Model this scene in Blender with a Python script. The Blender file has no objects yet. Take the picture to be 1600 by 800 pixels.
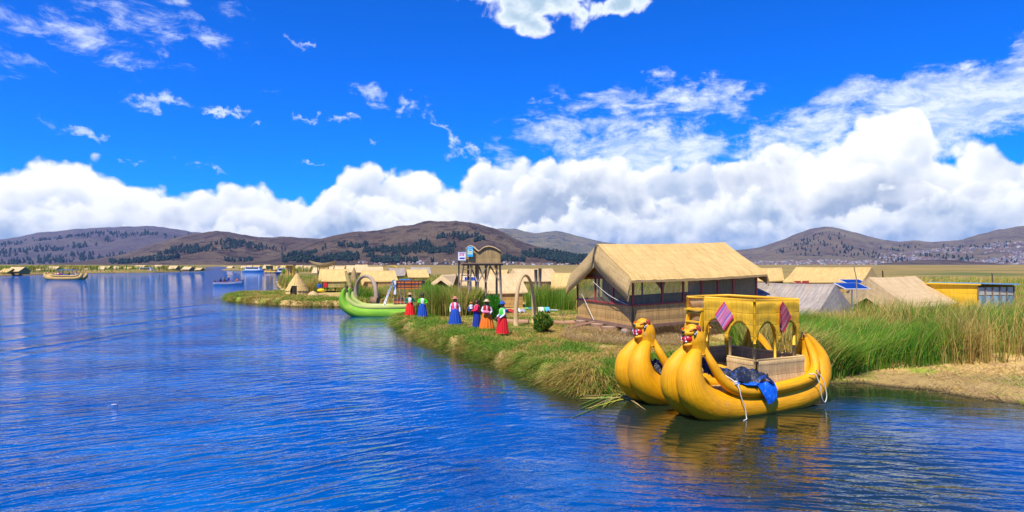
import bpy, math, random
import numpy as np
from mathutils import Vector, Matrix, noise as mnoise
R = math.radians
scene = bpy.context.scene
COL = scene.collection

# ------------------------------------------------------------------ camera
H = 3.8            # camera height above the lake
F = 1000.0         # focal length in pixels of a 1600 px wide frame
HY = 413.0         # horizon row in that frame
cam_d = bpy.data.cameras.new('camera')
cam = bpy.data.objects.new('camera', cam_d); COL.objects.link(cam)
cam.location = (0, 0, H); cam.rotation_euler = (R(90), 0, 0)
cam_d.sensor_fit = 'HORIZONTAL'; cam_d.sensor_width = 36.0; cam_d.lens = 36.0 * F / 1600.0
cam_d.shift_y = (HY - 400.0) / 1600.0
cam_d.clip_start = 0.1; cam_d.clip_end = 60000
scene.camera = cam

SUN_EL, SUN_AZ = 58.0, -150.0          # azimuth from +Y towards +X: behind the camera, to the left
sd_ = bpy.data.lights.new('sun', 'SUN'); sun = bpy.data.objects.new('sun', sd_); COL.objects.link(sun)
sd_.energy = 5.0; sd_.angle = R(0.55); sd_.color = (1.0, 0.92, 0.78)
sdir = Vector((math.sin(R(SUN_AZ)) * math.cos(R(SUN_EL)), math.cos(R(SUN_AZ)) * math.cos(R(SUN_EL)), math.sin(R(SUN_EL))))
sun.rotation_euler = sdir.to_track_quat('Z', 'Y').to_euler()
sun.location = (-20, -20, 60)

scene.view_settings.view_transform = 'Standard'
scene.view_settings.look = 'None'
scene.view_settings.exposure = 0.40
scene.view_settings.gamma = 1.0
scene.view_settings.use_curve_mapping = False
scene.cycles.use_denoising = True
scene.cycles.max_bounces = 6
scene.cycles.diffuse_bounces = 2
scene.cycles.glossy_bounces = 3
scene.cycles.transmission_bounces = 4
scene.cycles.transparent_max_bounces = 8
scene.cycles.volume_bounces = 0
scene.cycles.caustics_reflective = False
scene.cycles.caustics_refractive = False

# ------------------------------------------------------------------ node helper
class NT:
    dim = '3D'
    def __init__(self, tree):
        self.t = tree; self.n = tree.nodes; self.l = tree.links
    def new(self, typ, **kw):
        nd = self.n.new(typ)
        for k, v in kw.items(): setattr(nd, k, v)
        return nd
    def put(self, sock, v):
        if v is None: return
        if isinstance(v, bpy.types.NodeSocket): self.l.new(v, sock)
        else:
            if hasattr(sock.default_value, '__len__') and not hasattr(v, '__len__'): v = [v] * len(sock.default_value)
            if hasattr(sock.default_value, '__len__') and len(sock.default_value) == 4 and len(v) == 3: v = tuple(v) + (1,)
            sock.default_value = v
    def m(self, op, a, b=None, c=None, clamp=False):
        nd = self.new('ShaderNodeMath', operation=op); nd.use_clamp = clamp
        for i, v in enumerate((a, b, c)):
            if v is not None: self.put(nd.inputs[i], v)
        return nd.outputs[0]
    def vm(self, op, a, b=None, s=None):
        nd = self.new('ShaderNodeVectorMath', operation=op)
        self.put(nd.inputs[0], a)
        if b is not None: self.put(nd.inputs[1], b)
        if s is not None: self.put(nd.inputs['Scale'], s)
        return nd.outputs['Value'] if op in ('LENGTH', 'DOT_PRODUCT', 'DISTANCE') else nd.outputs[0]
    def xyz(self, x, y, z=0.0):
        nd = self.new('ShaderNodeCombineXYZ')
        for i, v in enumerate((x, y, z)): self.put(nd.inputs[i], v)
        return nd.outputs[0]
    def sep(self, v):
        nd = self.new('ShaderNodeSeparateXYZ'); self.put(nd.inputs[0], v); return nd.outputs
    def noise(self, vec, scale, detail=4, rough=0.5, dist=0.0, col=False):
        nd = self.new('ShaderNodeTexNoise'); nd.noise_dimensions = self.dim; self.put(nd.inputs['Vector'], vec)
        self.put(nd.inputs['Scale'], scale); self.put(nd.inputs['Detail'], detail)
        self.put(nd.inputs['Roughness'], rough); self.put(nd.inputs['Distortion'], dist)
        return nd.outputs[1 if col else 0]
    def voro(self, vec, scale, detail=0, feature='F1', smooth=1.0, rough=0.5):
        nd = self.new('ShaderNodeTexVoronoi', feature=feature); nd.voronoi_dimensions = self.dim; self.put(nd.inputs['Vector'], vec)
        self.put(nd.inputs['Scale'], scale); self.put(nd.inputs['Detail'], detail); self.put(nd.inputs['Roughness'], rough)
        if feature == 'SMOOTH_F1': self.put(nd.inputs['Smoothness'], smooth)
        return nd.outputs['Distance']
    def mix(self, f, a, b, mode='MIX'):
        nd = self.new('ShaderNodeMix', data_type='RGBA', blend_type=mode)
        self.put(nd.inputs[0], f); self.put(nd.inputs[6], a); self.put(nd.inputs[7], b)
        return nd.outputs[2]
    def ss(self, v, lo, hi, a=0.0, b=1.0):          # smoothstep map range
        nd = self.new('ShaderNodeMapRange', interpolation_type='SMOOTHSTEP')
        for i, x in enumerate((v, lo, hi, a, b)): self.put(nd.inputs[i], x)
        return nd.outputs[0]
    def mr(self, v, lo, hi, a=0.0, b=1.0):
        nd = self.new('ShaderNodeMapRange')
        for i, x in enumerate((v, lo, hi, a, b)): self.put(nd.inputs[i], x)
        return nd.outputs[0]
    def ramp(self, f, stops):
        nd = self.new('ShaderNodeValToRGB'); e = nd.color_ramp.elements
        while len(e) < len(stops): e.new(0.5)
        for el, (p, c) in zip(e, stops): el.position = p; el.color = (*c, 1)
        self.put(nd.inputs[0], f); return nd.outputs[0]
    def curve(self, x, pts):                        # x already 0..1
        nd = self.new('ShaderNodeFloatCurve'); cv = nd.mapping.curves[0]
        nd.mapping.use_clip = False
        p = cv.points
        while len(p) < len(pts): p.new(0.5, 0.5)
        for q, (a, b) in zip(p, sorted(pts)): q.location = (a, b); q.handle_type = 'AUTO'
        nd.mapping.update(); self.put(nd.inputs['Value'], x); self.put(nd.inputs['Factor'], 1.0)
        return nd.outputs[0]

# ------------------------------------------------------------------ sky
def az_of(px): return math.atan((px - 800.0) / F)
def el_of(px, py): return (HY - py) / F * math.cos(az_of(px))
world = bpy.data.worlds.new('World'); scene.world = world; world.use_nodes = True
W = NT(world.node_tree); W.dim = '2D'; W.n.clear()
STR = 0.1
def build_sky():
    tc = W.new('ShaderNodeTexCoord').outputs['Generated']
    x, y, z = W.sep(tc)
    az = W.m('ARCTAN2', x, y)
    hyp = W.m('SQRT', W.m('ADD', W.m('MULTIPLY', x, x), W.m('MULTIPLY', y, y)))
    el = W.m('DIVIDE', z, W.m('MAXIMUM', hyp, 0.05))
    sky = W.new('ShaderNodeTexSky', sky_type='NISHITA')
    sky.sun_disc = False; sky.sun_elevation = R(SUN_EL); sky.sun_rotation = R(SUN_AZ)
    sky.altitude = 3800; sky.air_density = 1.0; sky.dust_density = 0.2; sky.ozone_density = 3.0
    base = W.mix(1.0, sky.outputs[0], (0.0, 0.74, 2.05), 'MULTIPLY')
    K = 0.92 / STR
    uv = W.xyz(az, el, 0)
    warp = W.noise(uv, 6.0, 3, 0.5, 0, True)
    uvw = W.vm('ADD', uv, W.vm('SCALE', W.vm('SUBTRACT', warp, (0.5, 0.5, 0.5)), s=0.035))
    uvp = W.vm('ADD', uv, W.vm('MULTIPLY', W.vm('SUBTRACT', W.noise(uv, 14.0, 6, 0.65, 0, True), (0.5, 0.5, 0.5)), (0.16, 0.085, 0)))
    a01 = W.mr(az, -1.0, 1.0)
    def prof(pts):
        return W.curve(a01, [((az_of(px) + 1) / 2, el_of(px, py) * 2) for px, py in pts])
    col = base
    # ---- thin high clouds: list of soft patches (px, py, half width, half height, tilt deg, strength)
    def patches(lst, vec):
        acc = None
        for px, py, w, h, rot, st in lst:
            c = (az_of(px), el_of(px, py), 0)
            d = W.vm('SUBTRACT', vec, c)
            mp = W.new('ShaderNodeVectorRotate', rotation_type='Z_AXIS'); W.put(mp.inputs['Vector'], d); mp.inputs['Angle'].default_value = R(-rot)
            s = W.vm('MULTIPLY', mp.outputs[0], (F / w, F / h, 0))
            v = W.m('MULTIPLY', W.m('SUBTRACT', 1.0, W.vm('LENGTH', s)), st)
            acc = v if acc is None else W.m('MAXIMUM', acc, v)
        return acc
    def layer(col, dens, soft, c, amax=1.0, lo=0.0):
        a = W.m('MULTIPLY', W.ss(dens, lo, soft), amax)
        return W.mix(a, col, c)
    wisp = W.m('SUBTRACT', W.noise(W.vm('MULTIPLY', uvw, (1, 2.2, 1)), 13.0, 8, 0.66, 0.25), 0.5)
    veil = patches([(170, 35, 200, 75, 12, 0.62), (270, 62, 90, 40, 20, .8), (30, 5, 160, 30, 0, .55),
                    (950, 190, 190, 62, 5, 1.3), (1080, 150, 95, 42, -8, 1.5), (1010, 235, 240, 50, 0, 1.8),
                    (1500, 150, 260, 56, 13, 1.8), (1560, 175, 220, 44, 12, 1.6), (1250, 215, 200, 62, 22, 1.5), (1400, 160, 140, 48, 14, 1.2)], uvp)
    dv = W.m('ADD', W.m('SUBTRACT', veil, 0.25), W.m('MULTIPLY', wisp, 3.2))
    col = layer(col, dv, 1.15, (0.80 * K, 0.88 * K, 0.96 * K), W.mr(W.noise(W.vm('MULTIPLY', uvw, (1, 2.6, 1)), 20.0, 7, 0.68, 0.3), 0.36, 0.60, 0.45, 0.92))
    small = patches([(262, 163, 75, 17, 4, 1.6), (345, 172, 48, 8, -4, 1.5), (490, 176, 52, 11, -8, 1.5), (520, 186, 30, 9, -25, 1.4),
                     (575, 150, 45, 32, -30, 1.2), (650, 165, 22, 26, -50, 1.4), (680, 205, 60, 17, -45, 1.6), (720, 240, 60, 14, -12, 1.6),
                     (418, 209, 24, 7, 0, 1.4), (300, 238, 40, 8, -4, 1.2), (325, 262, 50, 12, -20, 1.4), (215, 250, 22, 6, 0, 1.2),
                     (120, 210, 60, 9, -4, 1.5), (490, 263, 30, 4, 0, 1.2), (465, 72, 50, 9, -22, 1.1), (60, 190, 45, 12, 0, 0.9),
                     (605, 220, 22, 6, 0, 1.2), (800, 148, 30, 10, 0, .9), (165, 100, 60, 10, 0, .7), (1595, 70, 60, 22, 25, 1.1)], uvp)
    ds = W.m('ADD', W.m('SUBTRACT', small, 0.55), W.m('MULTIPLY', wisp, 4.2))
    col = layer(col, ds, 1.7, (0.76 * K, 0.86 * K, 0.97 * K), 0.86)
    # ---- big cloud at the top edge, grey underneath
    cum = W.m('SUBTRACT', 0.42, W.voro(uvw, 13.0, 3, 'F1'))
    fine = W.m('SUBTRACT', W.noise(uvw, 26.0, 7, 0.6, 0.2), 0.5)
    topc = patches([(850, 0, 130, 62, -6, 1.2), (830, 35, 75, 45, -15, 1.2), (960, 8, 68, 36, 4, 1.1), (760, -25, 100, 45, 0, 1.2), (900, -60, 220, 60, 0, 1.4)], uv)
    dt = W.m('ADD', W.m('ADD', W.m('SUBTRACT', topc, 0.12), W.m('MULTIPLY', cum, 0.7)), W.m('MULTIPLY', fine, 0.9))
    tcol = W.mix(W.ss(dt, 0.10, 0.75), (0.92 * K, 0.97 * K, 1.0 * K), (0.40 * K, 0.55 * K, 0.68 * K))
    col = layer(col, dt, 0.34, tcol, 0.97)
    # ---- cumulus banks, back to front
    def cumulus(col, pts, seed, big, amp, thick, grey, white, soft=0.017, basefade=None, gmax=1.0):
        v = W.vm('ADD', uvw, (seed, seed * 0.7, 0))
        def D(vv, e):
            b1 = W.m('SUBTRACT', 0.45, W.voro(vv, big, 3, 'F1'))
            b2 = W.m('SUBTRACT', W.noise(vv, big * 1.1, 8, 0.58, 0.1), 0.5)
            return W.m('ADD', W.m('MULTIPLY', b1, amp), W.m('MULTIPLY', b2, amp * 1.0))
        nz = D(v, el)
        nz2 = D(W.vm('ADD', v, (-0.009, 0.014, 0)), el)       # towards the sun
        p = W.m('MULTIPLY', prof(pts), 0.5)
        d = W.m('ADD', W.m('SUBTRACT', W.m('ADD', p, 0.01), el), nz)
        a = W.ss(d, 0.0, soft)
        rel = W.m('DIVIDE', W.m('SUBTRACT', nz, nz2), amp)      # lit side is where density falls towards the sun
        lf = W.m('SUBTRACT', W.noise(v, big * 0.55, 3, 0.5), 0.47)
        edge = W.ss(d, 0.0, thick * 0.45, 0.42, 0.0)
        base_ = W.ss(d, thick * 0.3, thick * 1.2, 0.0, 0.46)
        f = W.m('ADD', W.m('ADD', 0.60, W.m('MULTIPLY', rel, 0.75)), W.m('ADD', W.m('MULTIPLY', lf, 2.6), W.m('SUBTRACT', edge, base_)), clamp=True)
        c = W.mix(f, grey, white)
        return W.mix(a, col, c)
    def k3(c): return tuple(v * K for v in c)
    col = cumulus(col, [(-600, 250), (-200, 235), (0, 250), (60, 250), (100, 244), (130, 240), (150, 250), (182, 268), (240, 270), (290, 290), (340, 288), (400, 283), (440, 282),
                        (468, 298), (500, 276), (530, 260), (590, 256), (640, 254), (690, 276), (725, 268), (770, 246), (820, 248), (880, 238), (960, 232), (1010, 236),
                        (1060, 245), (1150, 235), (1230, 225), (1275, 222), (1312, 205), (1335, 168), (1380, 158), (1430, 166), (1452, 190), (1465, 222), (1520, 225), (1600, 212), (1900, 230), (2400, 250)],
                  1.3, 11.0, 0.050, 0.095, k3((0.46, 0.56, 0.73)), k3((1.0, 1.01, 1.01)), soft=0.017)
    col = cumulus(col, [(-600, 290), (0, 285), (120, 290), (220, 300), (330, 320), (430, 310), (520, 300), (620, 300), (700, 300), (800, 285), (860, 262), (930, 245), (990, 240), (1030, 290), (1100, 268),
                        (1180, 240), (1250, 222), (1290, 250), (1330, 240), (1400, 235), (1450, 245), (1480, 290), (1540, 262), (1600, 255), (1900, 270), (2400, 280)],
                  4.1, 12.5, 0.056, 0.075, k3((0.38, 0.47, 0.63)), k3((1.0, 1.01, 1.01)))
    col = cumulus(col, [(-600, 330), (0, 322), (60, 325), (105, 345), (160, 362), (280, 352), (400, 350), (520, 330), (640, 325), (760, 345), (840, 322), (930, 310), (1010, 325), (1100, 310),
                        (1200, 298), (1300, 318), (1400, 300), (1500, 310), (1600, 300), (2400, 320)],
                  7.7, 17.0, 0.046, 0.052, k3((0.37, 0.49, 0.66)), k3((1.0, 1.02, 1.02)))
    col = cumulus(col, [(-600, 372), (0, 368), (120, 378), (300, 365), (450, 366), (600, 355), (760, 350), (900, 352), (1000, 346), (1120, 352), (1250, 338), (1400, 345), (1500, 338), (1600, 340), (2400, 350)],
                  11.3, 24.0, 0.028, 0.030, k3((0.36, 0.50, 0.72)), k3((0.92, 0.96, 1.0)), soft=0.02)
    hz = W.ss(el, 0.0, 0.045, 0.4, 0.0)
    col = W.mix(hz, col, k3((0.42, 0.58, 0.80)))
    low = W.ss(z, -0.02, 0.0)
    col = W.mix(low, k3((0.10, 0.16, 0.2)), col)
    bg = W.new('ShaderNodeBackground'); W.l.new(col, bg.inputs[0]); bg.inputs[1].default_value = STR
    out = W.new('ShaderNodeOutputWorld'); W.l.new(bg.outputs[0], out.inputs[0])
build_sky()
world.cycles.sampling_method = 'MANUAL'
world.cycles.sample_map_resolution = 512

# ------------------------------------------------------------------ tags, points
def tag(o, label=None, cat=None, group=None, kind=None):
    if label: o['label'] = label
    if cat: o['category'] = cat
    if group: o['group'] = group
    if kind: o['kind'] = kind
    return o
GZ = 0.5
def at(px, Y, z=GZ): return Vector(((px - 800.0) / F * Y, Y, z))
def zof(py, Y): return H - (py - HY) / F * Y
def gp(px, py, z=GZ):
    Y = (H - z) * F / (py - HY); return Vector(((px - 800.0) / F * Y, Y, z))
def empty(name, loc=(0, 0, 0), rz=0.0, label=None, cat=None, group=None):
    o = bpy.data.objects.new(name, None); COL.objects.link(o); o.location = loc; o.rotation_euler = (0, 0, rz)
    o.empty_display_size = 0.2
    return tag(o, label, cat, group)

# ------------------------------------------------------------------ numpy noise
rng = np.random.default_rng(7)
_perm = rng.random((256, 256))
def vnoise(x, y):
    xi = np.floor(x).astype(int); yi = np.floor(y).astype(int)
    fx = x - xi; fy = y - yi; fx = fx * fx * (3 - 2 * fx); fy = fy * fy * (3 - 2 * fy)
    a = _perm[xi & 255, yi & 255]; b = _perm[(xi + 1) & 255, yi & 255]
    c = _perm[xi & 255, (yi + 1) & 255]; d = _perm[(xi + 1) & 255, (yi + 1) & 255]
    return (a * (1 - fx) + b * fx) * (1 - fy) + (c * (1 - fx) + d * fx) * fy
def fbm(x, y, o=5, g=0.5, ridged=False):
    s = 0; a = 1; t = 0
    for i in range(o):
        n = vnoise(x * 2 ** i + 17.3 * i, y * 2 ** i + 9.1 * i)
        if ridged: n = 1 - abs(2 * n - 1)
        s = s + a * n; t += a; a *= g
    return s / t

def np_mesh(name, verts, faces, mat, parent=None, smooth=True, cols=None, nper=4):
    me = bpy.data.meshes.new(name)
    verts = np.ascontiguousarray(verts, dtype=np.float32); faces = np.ascontiguousarray(faces, dtype=np.int32)
    me.vertices.add(len(verts)); me.vertices.foreach_set('co', verts.ravel())
    nf = len(faces); me.loops.add(nf * nper); me.loops.foreach_set('vertex_index', faces.ravel())
    me.polygons.add(nf); me.polygons.foreach_set('loop_start', np.arange(0, nf * nper, nper, dtype=np.int32))
    me.polygons.foreach_set('loop_total', np.full(nf, nper, dtype=np.int32))
    me.polygons.foreach_set('use_smooth', np.full(nf, smooth, dtype=bool))
    if cols is not None:
        at_ = me.attributes.new('Col', 'FLOAT_COLOR', 'POINT')
        c4 = np.ones((len(verts), 4), dtype=np.float32); c4[:, :3] = cols
        at_.data.foreach_set('color', c4.ravel())
    me.update(calc_edges=True); me.validate()
    if mat: me.materials.append(mat)
    o = bpy.data.objects.new(name, me); COL.objects.link(o)
    if parent: o.parent = parent
    return o
def grid_faces(nu, nv):
    i = np.arange(nu - 1)[:, None] * nv + np.arange(nv - 1)[None, :]
    i = i.ravel(); return np.stack([i, i + nv, i + nv + 1, i + 1], 1)

# ------------------------------------------------------------------ materials
def newmat(name):
    m = bpy.data.materials.new(name); m.use_nodes = True
    t = NT(m.node_tree); t.n.clear()
    b = t.new('ShaderNodeBsdfPrincipled'); o = t.new('ShaderNodeOutputMaterial'); t.l.new(b.outputs[0], o.inputs[0])
    return m, t, b, o
def bump(t, b, hgt, strength=0.5, dist=0.02):
    bn = t.new('ShaderNodeBump'); bn.inputs['Strength'].default_value = strength; bn.inputs['Distance'].default_value = dist
    t.put(bn.inputs['Height'], hgt); t.l.new(bn.outputs[0], b.inputs['Normal']); return bn
def plain(name, c, rough=0.7, var=0.15, scale=6.0, metal=0.0, bmp=0.15):
    m, t, b, o = newmat(name); g = t.new('ShaderNodeTexCoord').outputs['Object']
    n = t.noise(g, scale, 5, 0.6)
    c0 = tuple(v * (1 - var) for v in c); c1 = tuple(min(1, v * (1 + var)) for v in c)
    t.put(b.inputs['Base Color'], t.mix(n, c0, c1)); b.inputs['Roughness'].default_value = rough; b.inputs['Metallic'].default_value = metal
    if bmp: bump(t, b, t.noise(g, scale * 5, 4), bmp, 0.01)
    return m
def straw(name, light, dark, su=45.0, sv=1.6, tie=0.0, rough=0.75, green=None, bs=0.6, patch=None):
    """reed matting: fine stalks run along V, optional stitched rows every TIE metres"""
    m, t, b, o = newmat(name)
    uv = t.new('ShaderNodeUVMap').outputs[0]
    st = t.noise(t.vm('MULTIPLY', uv, (su * .32, sv * .7, 1)), 1.0, 6, 0.78)
    big = t.noise(t.vm('MULTIPLY', uv, (1.6, 0.9, 1)), 1.0, 4, 0.6)
    mid = t.noise(t.vm('MULTIPLY', uv, (9, 0.7, 1)), 1.0, 2, 0.5)
    f = t.m('ADD', t.m('MULTIPLY', t.ss(st, 0.38, 0.62), 0.62), t.m('ADD', t.m('MULTIPLY', t.ss(big, 0.3, 0.7), 0.28), t.m('MULTIPLY', mid, 0.25)), clamp=True)
    c = t.mix(f, dark, light)
    if green: c = t.mix(t.ss(mid, 0.5, 0.75), c, green)
    if patch: c = t.mix(t.m('MULTIPLY', t.ss(big, 0.52, 0.72), 0.8), c, patch)
    hgt = st
    if tie:
        v = t.sep(uv)[1]
        wob = t.m('MULTIPLY', t.noise(t.vm('MULTIPLY', uv, (2.5, 0.1, 1)), 1.0, 2), 0.07)
        fr = t.m('ABSOLUTE', t.m('SUBTRACT', t.m('FRACT', t.m('DIVIDE', t.m('ADD', v, wob), tie)), 0.5))
        ln = t.ss(fr, 0.0, 0.05, 1.0, 0.0)
        c = t.mix(t.m('MULTIPLY', ln, 0.32), c, tuple(x * 0.6 for x in dark))
        hgt = t.m('SUBTRACT', t.m('ADD', st, t.m('MULTIPLY', t.ss(fr, 0, 0.5), 0.5)), t.m('MULTIPLY', ln, 0.4))
    t.put(b.inputs['Base Color'], c); b.inputs['Roughness'].default_value = rough
    bump(t, b, hgt, bs, 0.02)
    return m

# ------------------------------------------------------------------ land outlines (world metres)
def W2(px, py, z=0.0):
    Y = (H - z) * F / (py - HY); return ((px - 800.0) / F * Y, Y)
main_land = [W2(612, 503), W2(625, 514), W2(645, 524), W2(690, 544), W2(750, 560), W2(800, 577), W2(850, 596), W2(900, 611), W2(950, 618),
             (3.0, 18.9), (5.0, 20.3), (7.0, 21.3), (8.6, 20.9), (9.9, 20.1), (11.0, 20.2), (12.2, 19.2), (13.6, 17.1), (15.0, 15.3), (18, 13.5), (26, 12), (60, 14), (400, 60), (20000, 2000),
             (20000, 15000), (-3200, 15000), (-3200, 7000), (-480, 1050), (-330, 760), (-205, 470), (-192, 422), (-138, 345), (-114, 317), (-73, 200), (-45, 122), (-31, 86), (-27.5, 80),
             W2(365, 464), W2(350, 468), W2(358, 471), W2(397, 475), W2(455, 479), (-14.8, 57), (-10, 57), (-6, 56), (-2.6, 52), (-3.2, 46), (-5.2, 43.4)]
left_land = [(-3000, 150), W2(0, 431), W2(130, 427), W2(240, 426), W2(320, 423), (-260, 545), (-420, 880), (-480, 1050), (-3200, 7000), (-3200, 15000), (-15000, 15000), (-15000, 150)]
def sdist(poly, X, Y):
    X = np.asarray(X, float); Y = np.asarray(Y, float)
    d = np.full(X.shape, 1e12); ins = np.zeros(X.shape, bool); n = len(poly)
    for i in range(n):
        ax, ay = poly[i]; bx, by = poly[(i + 1) % n]
        ex, ey = bx - ax, by - ay
        t = np.clip(((X - ax) * ex + (Y - ay) * ey) / (ex * ex + ey * ey + 1e-12), 0, 1)
        d = np.minimum(d, (X - ax - t * ex) ** 2 + (Y - ay - t * ey) ** 2)
        c = ((ay > Y) != (by > Y)) & (X < (bx - ax) * (Y - ay) / (by - ay + 1e-12) + ax)
        ins ^= c
    return np.where(ins, np.sqrt(d), -np.sqrt(d))
def land_sd(X, Y):
    s = np.maximum(sdist(main_land, X, Y), sdist(left_land, X, Y))
    wob = (fbm(X * 1.1, Y * 1.1, 3) - 0.5) * 0.55
    return s + wob * np.clip(1 - np.abs(s) / 3, 0, 1)
def sstep(a, b, x):
    t = np.clip((x - a) / (b - a), 0, 1); return t * t * (3 - 2 * t)
def land_z(X, Y, s=None):
    X = np.asarray(X, float); Y = np.asarray(Y, float)
    if s is None: s = land_sd(X, Y)
    # flat straw raft on the right lies low on the water
    raft = sstep(9.2, 10.2, X) * sstep(24.5, 21.5, Y + 0.15 * (X - 12))
    top = GZ * (1 - raft) + 0.10 * raft
    rel = (fbm(X * .5, Y * .5, 4) - .5) * .22 * (1 - .6 * raft) * np.clip(60 / np.maximum(Y, 1), 0, 1)
    z = -0.9 + (0.9 + top + rel) * sstep(-0.55, 0.5, s)
    far = sstep(130, 260, Y) * (s > 0)
    z = z + far * sstep(0, 8, s) * (0.8 + 0.5 * fbm(X * .05, Y * .05, 4))
    return z
# ------------------------------------------------------------------ ground sheet
def polar_grid(r0, r1, nr, a0, a1, na):
    r = np.geomspace(r0, r1, nr); a = np.linspace(R(a0), R(a1), na)
    RR, AA = np.meshgrid(r, a, indexing='ij')
    return RR * np.sin(AA), RR * np.cos(AA)
def build_ground():
    X, Y = polar_grid(7, 12500, 520, -60, 60, 620)
    s = land_sd(X, Y); Z = land_z(X, Y, s)
    m, t, b, o = newmat('ground')
    g = t.new('ShaderNodeTexCoord').outputs['Object']
    gx, gy, gz_ = t.sep(g)
    n1 = t.noise(g, 0.35, 6, 0.62); n2 = t.noise(g, 2.2, 6, 0.65); n3 = t.noise(t.vm('MULTIPLY', g, (22, 9, 9)), 1.0, 4, 0.6)
    tan = t.mix(n3, (0.36, 0.235, 0.07), (0.66, 0.47, 0.17))
    tan = t.mix(t.ss(n2, 0.45, 0.7), tan, (0.42, 0.25, 0.12))
    grn = t.mix(n3, (0.14, 0.24, 0.02), (0.40, 0.44, 0.05))
    c = t.mix(t.ss(n1, 0.5, 0.62), tan, grn)
    # reed marsh further out, banded green and tan
    nb = t.noise(t.vm('MULTIPLY', g, (0.012, 0.03, 1)), 1.0, 7, 0.66)
    nc = t.noise(t.vm('MULTIPLY', g, (0.4, 0.25, 1)), 1.0, 6, 0.7)
    marsh = t.mix(t.ss(nb, 0.36, 0.52), (0.13, 0.16, 0.03), (0.40, 0.26, 0.085))
    marsh = t.mix(t.m('MULTIPLY', nc, 0.75), marsh, t.mix(nb, (0.03, 0.055, 0.012), (0.17, 0.15, 0.05)))
    c = t.mix(t.ss(gy, 90, 150), c, marsh)
    wet = t.ss(gz_, 0.16, -0.02)
    c = t.mix(wet, c, (0.05, 0.04, 0.02))
    t.put(b.inputs['Base Color'], c); b.inputs['Roughness'].default_value = 0.95; b.inputs['Specular IOR Level'].default_value = 0.15
    bump(t, b, t.m('ADD', n3, n2), 0.6, 0.05)
    V = np.stack([X, Y, Z], -1).reshape(-1, 3)
    ob = np_mesh('ground', V, grid_faces(*X.shape), m); tag(ob, kind='structure')
build_ground()

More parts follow.
